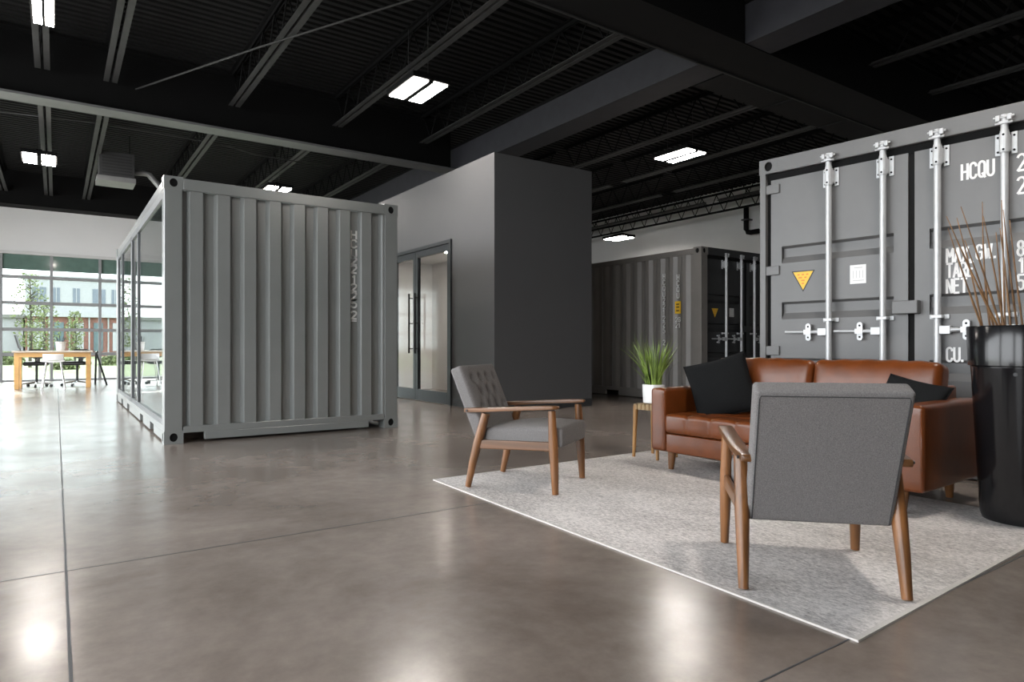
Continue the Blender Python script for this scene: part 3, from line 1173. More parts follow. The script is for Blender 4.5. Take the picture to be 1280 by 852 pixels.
        if di == 0:
            bm = BM()
            prism(bm, [(0.283, 1.588), (0.484, 1.588), (0.3835, 1.408)], 0, 1, Matrix(((1, 0, 0, 0), (0, 0, -0.001, 0.030), (0, 1, 0, 0), (0, 0, 0, 1))))
            ob('sign_border', bm, M['black_ink'], d)
            bm = BM()
            prism(bm, [(0.298, 1.580), (0.469, 1.580), (0.3835, 1.426)], 0, 1, Matrix(((1, 0, 0, 0), (0, 0, -0.0025, 0.030), (0, 1, 0, 0), (0, 0, 0, 1))))
            sg = ob('warning_sign', bm, M['yellow'], d)
            sg['label'] = 'yellow downward triangle warning sign with black edge'
            bm = BM()
            for (x, z, w) in ((0.345, 1.555, 0.02), (0.383, 1.555, 0.02), (0.42, 1.555, 0.02), (0.36, 1.53, 0.03), (0.405, 1.53, 0.02), (0.383, 1.505, 0.03), (0.383, 1.48, 0.02)):
                box(bm, x - w / 2, x + w / 2, 0.0265, 0.0275, z - 0.006, z + 0.006)
            ob('sign_print', bm, M['orange_ink'], d)
            bm = BM()
            box(bm, 0.768, 0.89, 0.027, 0.0301, 1.446, 1.596)
            ob('data_plate', bm, M['ceramic'], d)
            bm = BM()
            box(bm, 0.80, 0.865, 0.026, 0.0272, 1.570, 1.576)
            box(bm, 0.79, 0.875, 0.026, 0.0272, 1.468, 1.474)
            for x in (0.79, 0.815, 0.84, 0.865):
                box(bm, x, x + 0.004, 0.026, 0.0272, 1.49, 1.55)
            ob('plate_print', bm, M['grey_ink'], d)
            bm = BM()
            box(bm, 1.10, 1.275, -0.04, 0.03, 1.19, 1.29)
            ob('lock_box', bm, m, d, bevel=0.006)
    if nums:
        for (tx, x, z, h, w, g, sx) in (('HCQU', 1.538, 2.135, .108, .14, .16, .72), ('22', 1.862, 2.135, .108, .14, .16, .85), ('22', 1.862, 1.98, .108, .14, .16, .85),
                                        ('MAX.', 1.445, 1.555, .098, .15, .13, .74), ('GW.', 1.628, 1.56, .098, .15, .16, .72), ('TARE', 1.445, 1.445, .098, .15, .12, .72),
                                        ('NET', 1.445, 1.332, .098, .15, .14, .72), ('CU.', 1.445, .838, .098, .15, .14, .75), ('I', 1.59, .838, .098, .15, .22, 1),
                                        ('8', 1.862, 1.56, .098, .15, .22, .75), ('1', 1.868, 1.445, .098, .15, .22, .75), ('5', 1.862, 1.332, .098, .15, .22, .75)):
            bm = BM()
            letters(bm, tx, x, z, h, 0.0302, wd=w, gap=g, sx=sx)
            lt = ob('lettering', bm, M['white_paint'], t)
            lt['label'] = 'white stencilled ' + tx


# large mid grey container with doors at right
t = thing('shipping_container', 'large mid grey shipping container with silver lock rods behind the leather sofa', 'shipping container', (5.148, 3.552, 0), math.radians(-84.6))
frame(t, M['paint_mid'], post=0.062)
end_doors(t, M['paint_mid'])
side_corr(t, M['paint_mid'], 0.012, 1)
side_corr(t, M['paint_mid'], CW - 0.012, -1)
# dark container behind
t = thing('shipping_container', 'dark far shipping container with warm grey corrugated side and black door end', 'shipping container', (8.72, 7.10, 0))
frame(t, M['paint_warm'], M['paint_black'])
end_doors(t, M['paint_black'], nums=False)
side_corr(t, M['paint_warm'], 0.012, 1)
side_corr(t, M['paint_warm'], CW - 0.012, -1)


def side_letters(name, text, ypos, z0, h, mtl, parent, step, sxx=0.6):
    """stacked characters on the x=0 side (facing -x)"""
    bm = BM()
    z = z0
    for ch in text:
        if ch != ' ':
            b2 = BM()
            letters(b2, ch, -h * 0.22 * sxx, 0, h, 0, wd=0.2, sx=sxx)
            for f in b2.faces:
                bm.faces.new([bm.verts.new((v.co.y, ypos - v.co.x, v.co.z + z)) for v in f.verts])
            b2.free()
        z -= step
    bmesh.ops.translate(bm, verts=bm.verts, vec=(0.0105, 0, 0))
    return ob(name, bm, mtl, parent)


side_letters('lettering', 'HCQU221225', 0.815, 2.12, 0.085, M['white_paint'], t, 0.105, 1.1)
side_letters('lettering', '2', 0.815, 0.965, 0.085, M['white_paint'], t, 0.105, 1.1)
side_letters('lettering', 'HCQU', 0.50, 2.08, 0.085, M['white_paint'], t, 0.105, 1.2)
bm = BM()
box(bm, 0.004, 0.012, 0.44, 0.565, 1.50, 1.71)
lb = ob('warning_label', bm, M['yellow'], t)
bm = BM()
for z in (1.65, 1.60, 1.54):
    box(bm, 0.0025, 0.0045, 0.47, 0.535, z, z + 0.02)
ob('label_print', bm, M['black_ink'], lb)
side_letters('lettering', 'G1', 0.475, 1.36, 0.075, M['white_paint'], t, 0.10, 1.2)
side_letters('lettering', '22', 0.535, 1.36, 0.075, M['white_paint'], t, 0.10, 1.2)

# ------------------------------------------------------------------ rug
RT = 0.007
rc = [(2.188, 4.133), (2.11, 1.095), (4.42, 1.172), (4.47, 4.145)]
cx0 = sum(p[0] for p in rc) / 4
cy0 = sum(p[1] for p in rc) / 4
t = thing('area_rug', 'pale mottled flatwoven rug with cream edge under the lounge seats', 'rug', (cx0, cy0, 0))
loc = [Vector((p[0] - cx0, p[1] - cy0)) for p in rc]


def inset(q, d):
    return [p - p.normalized() * d * 1.414 for p in q]


inn = inset(loc, 0.018)
bm = BM()
prism(bm, [(p.x, p.y) for p in inn], 0, RT)
ob('woven_field', bm, M['rug'], t)
bm = BM()
o0 = [bm.verts.new((p.x, p.y, 0)) for p in loc]
o1 = [bm.verts.new((p.x, p.y, RT + 0.0005)) for p in loc]
i1 = [bm.verts.new((p.x, p.y, RT + 0.0005)) for p in inn]
for k in range(4):
    j = (k + 1) % 4
    bm.faces.new((o0[k], o0[j], o1[j], o1[k]))
    bm.faces.new((o1[k], o1[j], i1[j], i1[k]))
ob('bound_edge', bm, M['rug_edge'], t)


# ------------------------------------------------------------------ armchairs
def make_armchair(label):
    t = thing('armchair', label, 'armchair', (0, 0, 0), 0, None)
    WD = 0.285
    for s in (-1, 1):
        # rear leg: raked forward to the arm
        bm = BM()
        tube(bm, [(-0.005, s * 0.288, 0), (0.03, s * 0.286, 0.16), (0.068, s * 0.284, 0.30), (0.125, s * 0.282, 0.492)], [0.019, 0.025, 0.029, 0.026], n=14, sq=(1, 1.1))
        ob('leg', bm, M['wood'], t, smooth='auto')
        bm = BM()
        tube(bm, [(0.612, s * 0.288, 0), (0.604, s * 0.286, 0.17), (0.596, s * 0.284, 0.30), (0.585, s * 0.282, 0.525)], [0.019, 0.025, 0.028, 0.022], n=14, sq=(1, 1.1))
        ob('leg', bm, M['wood'], t, smooth='auto')
        bm = BM()
        beam_bar(bm, (0.075, s * 0.284, 0.288), (0.590, s * 0.284, 0.300), 0.024, 0.058)
        ob('side_rail', bm, M['wood_arm'], t, bevel=0.006)
        # armrest paddle
        secs = []
        for u, hw, z, th, vo in ((-0.034, 0.014, 0.507, 0.014, -0.008), (-0.029, 0.024, 0.508, 0.028, -0.008), (0.02, 0.028, 0.510, 0.030, -0.006), (0.15, 0.031, 0.518, 0.028, 0.002),
                                 (0.35, 0.032, 0.532, 0.026, 0.004), (0.52, 0.034, 0.543, 0.026, 0.004), (0.60, 0.032, 0.547, 0.024, 0.002), (0.628, 0.022, 0.547, 0.018, 0.0), (0.634, 0.010, 0.547, 0.008, 0.0)):
            ring = []
            for k in range(12):
                a = 2 * PI * k / 12
                ca, sa = math.cos(a), math.sin(a)
                e = 0.28
                ring.append((u, s * (0.284 + vo) + hw * math.copysign(abs(ca) ** e, ca), z + 0.5 * th * math.copysign(abs(sa) ** e, sa)))
            secs.append(ring)
        bm = BM()
        loft(bm, secs)
        ob('armrest', bm, M['wood_arm'], t, smooth='auto')
        bm = BM()
        tube(bm, [(-0.005, s * 0.306, 0.508), (-0.005, s * 0.312, 0.508)], 0.007, n=10)
        ob('screw_cap', bm, M['black_plastic'], t)
    bm = BM()
    box(bm, 0.53, 0.56, -0.272, 0.272, 0.262, 0.29)
    box(bm, 0.085, 0.11, -0.275, 0.275, 0.262, 0.30)
    ob('cross_rail', bm, M['wood'], t, bevel=0.004)

    # seat: boxed front, domed top
    def seat_fn(p):
        ux, vy = p.x / 0.275, p.y / 0.265
        dome = 0.032 * max(0, 1 - ux * ux * 0.8) * max(0, 1 - vy ** 4)
        if p.z > 0:
            p.z += dome
        p.z += 0.014 * ux
        return p
    bm = BM()
    cushion(bm, 0.278, 0.262, 0.064, 0.022, 16, seat_fn, Matrix.Translation((0.370, 0, 0.338)))
    ob('seat', bm, M['fabric'], t, smooth=True)
    bm = BM()
    pr = []
    for k in range(0, 41):
        a = k / 40
        pr.append((0.638, -0.25 + 0.5 * a, 0.398))
    tube(bm, pr, 0.004, n=6)
    ob('piping', bm, M['fabric'], t, smooth=True)
    # backrest slab leaning back
    top = Vector((-0.155, 0, 0.775))
    bot = Vector((0.065, 0, 0.245))
    zax = (top - bot).normalized()
    yax = Vector((0, 1, 0))
    xax = yax.cross(zax)
    Lb = (top - bot).length
    # slab local: x thickness (front +), z along height
    mt = Matrix(((xax.x, yax.x, zax.x, 0), (xax.y, yax.y, zax.y, 0), (xax.z, yax.z, zax.z, 0), (0, 0, 0, 1)))
    cen = (top + bot) / 2 + xax * 0.042
    mt = Matrix.Translation(cen) @ mt
    BT = [(y, z) for z in (-0.02, 0.09, 0.19) for y in ((-0.17, -0.057, 0.057, 0.17) if z != 0.09 else (-0.113, 0, 0.113))]

    CR = [(a, b) for a in BT for b in BT if a[1] < b[1] and abs(a[1] - b[1]) < 0.15 and abs(a[0] - b[0]) < 0.08]

    def back_fn(p):
        tz = p.z / (Lb / 2)
        p.y *= (1 + 0.008 * tz)
        if p.x > 0.02:
            d = 0
            for (by, bz) in BT:
                r2 = (p.y - by) ** 2 + (p.z - bz) ** 2
                d += math.exp(-r2 / (0.024 ** 2))
            for (ay, az), (cy_, cz_) in CR:
                vy, vz = cy_ - ay, cz_ - az
                q = ((p.y - ay) * vy + (p.z - az) * vz) / (vy * vy + vz * vz)
                q = min(1, max(0, q))
                r2 = (p.y - ay - q * vy) ** 2 + (p.z - az - q * vz) ** 2
                d += 0.30 * math.exp(-r2 / (0.010 ** 2))
            edge = max(0, 1 - (p.y / 0.26) ** 6) * max(0, 1 - tz ** 6)
            p.x += (0.020 - 0.036 * min(1, d)) * edge
        return p
    bm = BM()
    cushion(bm, 0.042, 0.266, Lb / 2, 0.016, 52, back_fn, mt)
    b = ob('backrest', bm, M['fabric'], t, smooth=True)
    for (by, bz) in BT:
        bm = BM()
        c = mt @ Vector((0.030, by, bz))
        bmesh.ops.create_icosphere(bm, subdivisions=2, radius=0.010, matrix=Matrix.Translation(c))
        ob('button', bm, M['piping'], b, smooth=True)
    # rear welt line
    bm = BM()
    hz = Lb / 2 - 0.022
    xb = -0.0425

    def wp(y, z):
        return mt @ Vector((xb, y * (1 + 0.008 * z / (Lb / 2)), z))
    path = [wp(-0.250, -hz - 0.01), wp(-0.250, hz - 0.012), wp(-0.245, hz), wp(0.245, hz), wp(0.250, hz - 0.012), wp(0.250, -hz - 0.01)]
    tube(bm, path, 0.0022, n=6)
    ob('welt', bm, M['piping'], b)
    return t


chA = make_armchair('grey tufted armchair with wooden arms facing the sofa, left on the rug')
chA.location = (2.505, 3.918, RT + 0.005)
chA.rotation_euler = (0, 0, math.atan2(-.508, .32))
chB = copy_tree(chA)
chB['label'] = 'grey armchair seen from behind, nearest on the rug in front of the sofa'
chB.location = (2.388, 1.372, RT + 0.005)
chB.rotation_euler = (0, 0, math.atan2(.42, .4385))
for o in (chA, chB):
    o['group'] = 'grey wooden-armed lounge chairs'

# ------------------------------------------------------------------ sofa
# local: x depth (0 front -> .86 back), y along length from far end (0) to near end (-1.92)
SL = 1.93
t = thing('leather_sofa', 'tan brown leather sofa with tapered wooden legs in front of the large container', 'sofa', (3.79, 3.575, RT), math.radians(1.9))
LTH = M['leather']


def soft(name, x0, x1, y0, y1, z0, z1, r, fn=None, n=18, par=None, m=None):
    bm = BM()
    mt = Matrix.Translation(((x0 + x1) / 2, (y0 + y1) / 2, (z0 + z1) / 2))
    cushion(bm, (x1 - x0) / 2, (y1 - y0) / 2, (z1 - z0) / 2, r, n, fn, mt)
    return ob(name, bm, m or LTH, par if par is not None else t, smooth=True)


zo = -RT
for (y0, y1) in ((-0.14, 0.0), (-SL, -SL + 0.14)):
    def afn(p, w=0.07):
        k = 1 - (p.y / w) ** 2 * 0.0
        if p.z > 0.15:
            p.z += 0.006 * math.cos(p.y / w * PI / 2)
        return p
    arm = soft('armrest', 0.0, 0.84, y0, y1, 0.145 + zo, 0.622 + zo, 0.024, afn)
    bm = BM()
    for yy in (y0 + 0.014, y1 - 0.014):
        tube(bm, [(0.006, yy, 0.16), (0.004, yy, 0.585)], 0.0035, n=6)
    ob('seam', bm, LTH, arm, smooth=True)
soft('base_rail', 0.012, 0.80, -SL + 0.14, -0.14, 0.145 + zo, 0.285 + zo, 0.012)
SW = SL - 0.28


def seatfn(p):
    # tufting channels on the top and front
    cols = 8
    uy = (p.y / (SW / 2) + 1) / 2 * cols
    fy = abs(uy - round(uy)) / cols * SW if 0.3 < uy < cols - 0.3 else 1
    g = math.exp(-(fy / 0.010) ** 2)
    pil = 0.004 * abs(math.sin(PI * uy))
    if p.z > 0:
        ux = (p.x + 0.36) / 0.72 * 3
        fx = abs(ux - round(ux)) / 3 * 0.72 if 0.3 < ux < 2.7 else 1
        g2 = math.exp(-(fx / 0.012) ** 2)
        p.z += pil * abs(math.sin(PI * min(max(ux, 0), 3))) ** 0.5 - 0.008 * max(g, g2)
    if p.x < -0.30:
        p.x -= 0.006 - 0.005 * g - 0.006 * (p.z / 0.07) ** 2
    return p


soft('seat_cushion', -0.005, 0.66, -SL + 0.143, -0.143, 0.29 + zo, 0.435 + zo, 0.026, seatfn, 150)
# piping under the front of the seat cushion
# back frame and two back cushions
soft('back_frame', 0.70, 0.86, -SL + 0.142, -0.142, 0.15 + zo, 0.70 + zo, 0.02)
tilt = math.radians(12)
for (y0, y1) in ((-0.960, -0.147), (-SL + 0.147, -0.968)):
    def bfn(p, w=(y1 - y0) / 2):
        e = max(0, 1 - (p.y / w) ** 4) * max(0, 1 - (p.z / 0.21) ** 4)
        if p.x < 0:
            p.x -= 0.025 * e
        if p.z > 0.1:
            p.z += 0.010 * math.cos(p.y / w * PI / 2) + 0.003 * math.sin(p.y * 40)
        return p
    bm = BM()
    mt = Matrix.Translation((0.665, (y0 + y1) / 2, 0.632 + zo)) @ Matrix.Rotation(tilt, 4, 'Y')
    cushion(bm, 0.085, (y1 - y0) / 2, 0.212, 0.045, 30, bfn, mt)
    ob('back_cushion', bm, LTH, t, smooth=True)
for (x, y) in ((0.09, -0.14), (0.09, -SL + 0.14), (0.72, -0.14), (0.72, -SL + 0.14)):
    bm = BM()
    dx = -0.015 if x < 0.3 else 0.015
    lz0 = 0.0 if x < 0.69 else 0.0
    tube(bm, [(x + dx, y, lz0), (x, y, 0.15)], [0.020, 0.034], n=16)
    ob('leg', bm, M['wood'], t, smooth='auto')


def pillow(name, label, loc, normal, roll, half, thick, corner=0.0):
    """scatter cushion: its face normal, rolled in plane"""
    th = thing(name, label, 'cushion', loc)
    nrm = Vector(normal).normalized()
    upw = Vector((0, 0, 1))
    r = upw.cross(nrm).normalized()
    u = nrm.cross(r).normalized()
    R = Matrix(((r.x, u.x, nrm.x, 0), (r.y, u.y, nrm.y, 0), (r.z, u.z, nrm.z, 0), (0, 0, 0, 1))) @ Matrix.Rotation(roll, 4, 'Z')
    bm = BM()
    n = 22
    for s in (1, -1):
        g = []
        for i in range(n + 1):
            row = []
            for j in range(n + 1):
                a, b = -1 + 2 * i / n, -1 + 2 * j / n
                pinch = 1 - 0.07 * (1 - abs(a) ** 2) * abs(b) ** 3
                pinch2 = 1 - 0.07 * (1 - abs(b) ** 2) * abs(a) ** 3
                x = half * a * pinch2
                y = half * b * pinch
                h = thick * (max(0, 1 - a * a) * max(0, 1 - b * b)) ** 0.42
                h += 0.006 * noise.noise(Vector((a * 2.5, b * 2.5, s * 3.0))) * (1 if h > 0.01 else 0)
                row.append(bm.verts.new(R @ Vector((x, y, s * h))))
            g.append(row)
        for i in range(n):
            for j in range(n):
                f = (g[i][j], g[i + 1][j], g[i + 1][j + 1], g[i][j + 1])
                bm.faces.new(f if s > 0 else f[::-1])
    bmesh.ops.remove_doubles(bm, verts=bm.verts, dist=0.0008)
    ob('cover', bm, M['pillow'], th, smooth=True)
    bm = BM()
    pts = []
    m = 40
    for k in range(m):
        q = 4 * k / m
        e, f = int(q), q - int(q)
        a, b = [(-1 + 2 * f, -1), (1, -1 + 2 * f), (1 - 2 * f, 1), (-1, 1 - 2 * f)][e]
        pinch = 1 - 0.07 * (1 - abs(a) ** 2) * abs(b) ** 3
        pinch2 = 1 - 0.07 * (1 - abs(b) ** 2) * abs(a) ** 3
        pts.append(R @ Vector((half * a * pinch2, half * b * pinch, 0)))
    pts.append(pts[0])
    tube(bm, pts, 0.004, n=6)
    ob('piping', bm, M['pillow'], th, smooth=True)
    return th


pillow('throw_pillow', 'large black throw pillow leaning in the left corner of the leather sofa', (4.185, 3.215, 0.632), (-0.80, -0.50, 0.30), math.radians(17), 0.235, 0.075)
pillow('throw_pillow', 'black throw pillow at the right end of the sofa behind the near armchair', (4.30, 1.93, 0.585), (-0.80, -0.10, 0.55), math.radians(-14), 0.185, 0.055)
for o in bpy.data.objects:
    if o.name.startswith('throw_pillow'):
        o['group'] = 'black throw pillows on the sofa'

# ------------------------------------------------------------------ side stool + plant
t = thing('side_stool', 'small wooden stool with woven top beside the left arm of the sofa', 'stool', (4.185, 3.895, 0.0), math.radians(5))
ST = 0.455
for sx in (-1, 1):
    for sy in (-1, 1):
        bm = BM()
        zf = RT
        tube(bm, [(sx * 0.128, sy * 0.125, zf), (sx * 0.115, sy * 0.112, ST - 0.01)], [0.013, 0.022], n=12)
        ob('leg', bm, M['stool_wood'], t, smooth='auto')
bm = BM()
for s in (-1, 1):
    box(bm, -0.115, 0.115, s * 0.112 - 0.011, s * 0.112 + 0.011, ST - 0.045, ST - 0.008)
    box(bm, s * 0.115 - 0.011, s * 0.115 + 0.011, -0.112, 0.112, ST - 0.045, ST - 0.008)
ob('seat_frame', bm, M['stool_wood'], t, bevel=0.003)
bm = BM()
for k in range(6):
    x = -0.105 + k * 0.042
    box(bm, x - 0.017, x + 0.017, -0.130, 0.130, ST - 0.006 + (k % 2) * 0.002, ST + 0.002 + (k % 2) * 0.002)
    for s in (-1, 1):
        box(bm, x - 0.017, x + 0.017, s * 0.127 - 0.003, s * 0.127 + 0.003, ST - 0.045, ST + 0.002)
for k in range(6):
    y = -0.105 + k * 0.042
    box(bm, -0.133, 0.133, y - 0.017, y + 0.017, ST - 0.004 + ((k + 1) % 2) * 0.002, ST + 0.004 + ((k + 1) % 2) * 0.002)
    for s in (-1, 1):
        box(bm, s * 0.130 - 0.003, s * 0.130 + 0.003, y - 0.017, y + 0.017, ST - 0.045, ST + 0.004)
ob('woven_top', bm, M['webbing'], t, bevel=0.002)

t = thing('potted_grass', 'spiky green grass plant in a white pot on the small stool', 'potted plant', (4.20, 3.925, ST + 0.006))
bm = BM()
lathe(bm, [(0.080, 0.0), (0.088, 0.006), (0.096, 0.155), (0.094, 0.160), (0.088, 0.160), (0.086, 0.135), (0.02, 0.135)], n=40)
ob('pot', bm, M['ceramic'], t, smooth='auto')
bm = BM()
lathe(bm, [(0.086, 0.13), (0.085, 0.142), (0.03, 0.148)], n=24)
ob('soil', bm, M['soil'], t)
bm = BM()
for k in range(85):
    a = rnd.uniform(0, 2 * PI)
    r0 = 0.07 * math.sqrt(rnd.random())
    tall = rnd.uniform(0.24, 0.52)
    lean = rnd.uniform(0.08, 0.55) if rnd.random() < 0.7 else rnd.uniform(0.5, 0.95)
    if lean > 0.4:
        tall *= 0.8
    w = rnd.uniform(0.006, 0.011)
    base = Vector((r0 * math.cos(a), r0 * math.sin(a), 0.14))
    d = Vector((math.cos(a), math.sin(a), 0))
    side = Vector((-d.y, d.x, 0))
    tw = rnd.uniform(-0.7, 0.7)
    side = (side * math.cos(tw) + d * math.sin(tw)).normalized()
    L = []
    for i in range(6):
        q = i / 5
        p = base + d * (lean * tall * (q ** 1.6)) * 0.85 + Vector((0, 0, tall * q * (1 - 0.10 * lean * q)))
        ww = w * (1 - q) ** 0.6 * (0.8 + 0.5 * q) + 0.0004
        L.append((bm.verts.new(p - side * ww), bm.verts.new(p + d * 0.002 * (1 - q)), bm.verts.new(p + side * ww)))
    for u, v in zip(L, L[1:]):
        bm.faces.new((u[0], u[1], v[1], v[0]))
        bm.faces.new((u[1], u[2], v[2], v[1]))
ob('foliage', bm, M['leafy'], t)

# ------------------------------------------------------------------ tall black vase with canes
VX, VY = 4.27, 1.345
t = thing('floor_vase', 'tall glossy black cylinder vase standing on the rug corner beside the sofa', 'vase', (VX, VY, RT))
bm = BM()
lathe(bm, [(0.150, 0.0), (0.170, 0.006), (0.180, 0.035), (0.222, 0.82), (0.224, 0.826), (0.224, 0.832), (0.17, 0.832)], n=72)
bd = ob('body', bm, M['gloss_black'], t, smooth='auto')
bm = BM()
lathe(bm, [(0.17, 0.8335), (0.226, 0.8335), (0.236, 0.838), (0.242, 1.045), (0.239, 1.05), (0.224, 1.05), (0.220, 0.95), (0.05, 0.95)], n=72)
ob('rim_insert', bm, M['gloss_black'], t, smooth='auto')
bm = BM()
vd = Vector((-VX, -VY, 0)).normalized()
vs = Vector((vd.y, -vd.x, 0))
dk = (vd * 1.0 - vs * 0.02)
ang = math.atan2(vd.y, vd.x) - 0.09
c0 = Vector((0.2195 * math.cos(ang), 0.2195 * math.sin(ang), 0.795))
tube(bm, [c0, c0 + Vector((math.cos(ang), math.sin(ang), 0)) * 0.006], 0.010, n=12)
ob('plug', bm, M['black_plastic'], t)

# canes: (pixel base x, top x, top y) converted to real positions inside the vase
canes = [(1222, 1183, 270), (1219, 1185, 285), (1226, 1196, 272), (1234, 1201, 258), (1240, 1206, 300), (1238, 1228, 252), (1247, 1229, 270), (1252, 1245, 290), (1256, 1252, 250), (1262, 1250, 285),
         (1271, 1254, 262), (1278, 1262, 275), (1290, 1283, 255), (1300, 1290, 270)]
fwd = Vector((math.sin(TH), math.cos(TH), 0))
rgt = Vector((math.cos(TH), -math.sin(TH), 0))
cdep = VX * math.sin(TH) + VY * math.cos(TH)
for i, (bx, tx, ty) in enumerate(canes):
    dd = cdep + (-0.13, 0.02, 0.12)[i % 3]
    td = dd + (0.02, -0.03, 0.04)[i % 3]
    z1 = 0.95 + (432 - ty) / 821 * td
    top = rgt * ((tx - 640) / 821 * td) + fwd * td
    at = rgt * ((bx - 640) / 821 * dd) + fwd * dd
    top.z = z1
    at.z = 1.08
    off = Vector((at.x - VX, at.y - VY, 0))
    if off.length > 0.205:
        at -= off.normalized() * (off.length - 0.205)
    # continue the line down to the insert floor
    dr = (top - at) / (top.z - at.z)
    bot = at + dr * (0.975 - at.z)
    o2 = Vector((bot.x - VX, bot.y - VY, 0))
    if o2.length > 0.205:
        bot -= o2.normalized() * (o2.length - 0.205)
    bm = BM()
    pts, rs = [], []
    m = 9
    bend = Vector((rnd.uniform(-1, 1), rnd.uniform(-1, 1), 0)) * 0.012
    for k in range(m + 1):
        q = k / m
        pts.append(bot.lerp(top, q) + bend * math.sin(PI * q) - bot)
        rs.append((0.0062 - 0.0040 * q) * (1.25 if k % 3 == 0 and 0 < k < m else 1))
    tube(bm, pts, rs, n=8)
    o = ob('bamboo_cane', bm, M['reed'], smooth=True)
    o.location = bot
    side = 'leftmost in the vase' if i == 0 else ('rightmost in the vase' if i == len(canes) - 1 else '%s from the left of those in the tall black vase' % ordn[i])
    tag(o, 'thin brown dried cane, ' + side, 'cane', 'dried canes in the tall black vase')

# ------------------------------------------------------------------ far table group
TX, TY = -0.035, 18.15
dx, dy = (0.557 + 0.708), (16.568 - 18.075)
ta = -0.05
t = thing('work_table', 'long pale pine table standing before the window wall', 'table', (TX, TY, 0), ta)
HL = 0.655
for sx in (-1, 1):
    for sy in (-1, 1):
        bm = BM()
        box(bm, sx * HL - 0.045, sx * HL + 0.045, sy * 0.28 - 0.04, sy * 0.28 + 0.04, 0, 0.80)
        ob('leg', bm, M['wood_pale'], t, bevel=0.004)
bm = BM()
box(bm, -HL, HL, -0.32, -0.29, 0.70, 0.80)
box(bm, -HL, HL, 0.29, 0.32, 0.70, 0.80)
box(bm, -HL - 0.045, -HL - 0.02, -0.28, 0.28, 0.70, 0.80)
box(bm, HL + 0.02, HL + 0.045, -0.28, 0.28, 0.70, 0.80)
ob('apron', bm, M['wood_pale'], t)
bm = BM()
box(bm, -HL - 0.08, HL + 0.08, -0.36, 0.36, 0.80, 0.835)
ob('tabletop', bm, mat('pale tabletop laminate', (0.5, 0.42, 0.34), 0.3), t, bevel=0.004)


def office_chair(label, loc, rz, group):
    t = thing('office_chair', label, 'office chair', loc, rz, group)
    bm = BM()
    for k in range(5):
        a = 2 * PI * k / 5
        tube(bm, [(0, 0, 0.11), (0.29 * math.cos(a), 0.29 * math.sin(a), 0.075)], [0.025, 0.014], n=8)
    b = ob('star_base', bm, M['chrome'], t, smooth='auto')
    for k in range(5):
        a = 2 * PI * k / 5
        x, y = 0.30 * math.cos(a), 0.30 * math.sin(a)
        bm = BM()
        tube(bm, [(x - 0.02 * math.sin(a), y + 0.02 * math.cos(a), 0.032), (x + 0.02 * math.sin(a), y - 0.02 * math.cos(a), 0.032)], 0.032, n=14)
        ob('castor', bm, M['black_plastic'], b, smooth='auto')
    bm = BM()
    tube(bm, [(0, 0, 0.10), (0, 0, 0.50)], 0.025, n=12)
    ob('gas_column', bm, M['black_plastic'], t, smooth='auto')
    bm = BM()

    def sf(p):
        if p.z > 0:
            p.z -= 0.03 * max(0, 1 - (p.x / 0.2) ** 2) * max(0, 1 - (p.y / 0.2) ** 2)
        return p
    cushion(bm, 0.235, 0.24, 0.045, 0.035, 12, sf, Matrix.Translation((0, 0, 0.54)))
    ob('seat', bm, M['black_plastic'], t, smooth=True)
    bm = BM()
    secs = []
    for z, x, w in ((0.56, -0.19, 0.05), (0.64, -0.235, 0.05), (0.70, -0.25, 0.16), (0.78, -0.255, 0.19), (0.845, -0.25, 0.18), (0.87, -0.245, 0.12)):
        secs.append([(x - 0.018, -w, z), (x + 0.012 - 0.0, -w, z), (x - 0.008, 0, z), (x + 0.012, w, z), (x - 0.018, w, z), (x - 0.030, 0, z)])
    loft(bm, secs)
    ob('backrest', bm, M['black_plastic'], t, smooth='auto')
    return t


c, s = math.cos(ta), math.sin(ta)


def tab(u, v, z=0):
    return (TX + u * c - v * s, TY + u * s + v * c, z)


office_chair('black office chair tucked under the left end of the pine table', tab(-0.36, 0.55), ta - PI / 2, 'black office chairs at the pine table')
office_chair('black office chair tucked under the right end of the pine table', tab(0.42, 0.60), ta - PI / 2 - 0.3, 'black office chairs at the pine table')
# white chair in front
t = thing('shell_chair', 'white chair with splayed legs in front of the pine table', 'chair', tab(0.02, -0.55), ta + PI / 2)
bm = BM()
cushion(bm, 0.20, 0.20, 0.016, 0.012, 10, lambda p: Vector((p.x, p.y, p.z + 0.05 * ((p.y / 0.2) ** 2) * 0.4)), Matrix.Translation((0, 0, 0.60)))
ob('seat', bm, M['white_plastic'], t, smooth=True)
bm = BM()
cushion(bm, 0.012, 0.19, 0.07, 0.010, 10, lambda p: Vector((p.x + 0.06 * (p.y / 0.2) ** 2, p.y, p.z)), Matrix.Translation((-0.20, 0, 0.70)))
ob('backrest', bm, M['white_plastic'], t, smooth=True)
for sx in (-1, 1):
    for sy in (-1, 1):
        bm = BM()
        tube(bm, [(sx * 0.21, sy * 0.21, 0), (sx * 0.13, sy * 0.13, 0.59)], 0.012, n=10)
        ob('leg', bm, M['chrome'], t, smooth='auto')
# slanted leg easel on the right
t = thing('trestle_stand', 'black slanted trestle stand beyond the right end of the pine table', 'stand', tab(0.80, 0.6), ta)
bm = BM()
tube(bm, [(0.22, 0, 0), (0.0, 0, 0.80)], 0.022, n=8)
ob('leg', bm, M['black_plastic'], t)
bm = BM()
tube(bm, [(-0.02, 0.4, 0), (0.0, 0.05, 0.80)], 0.022, n=8)
ob('leg', bm, M['black_plastic'], t)
bm = BM()
tube(bm, [(0.02, -0.3, 0.795), (0.0, 0.3, 0.795)], 0.024, n=8)
ob('top_bar', bm, M['black_plastic'], t)
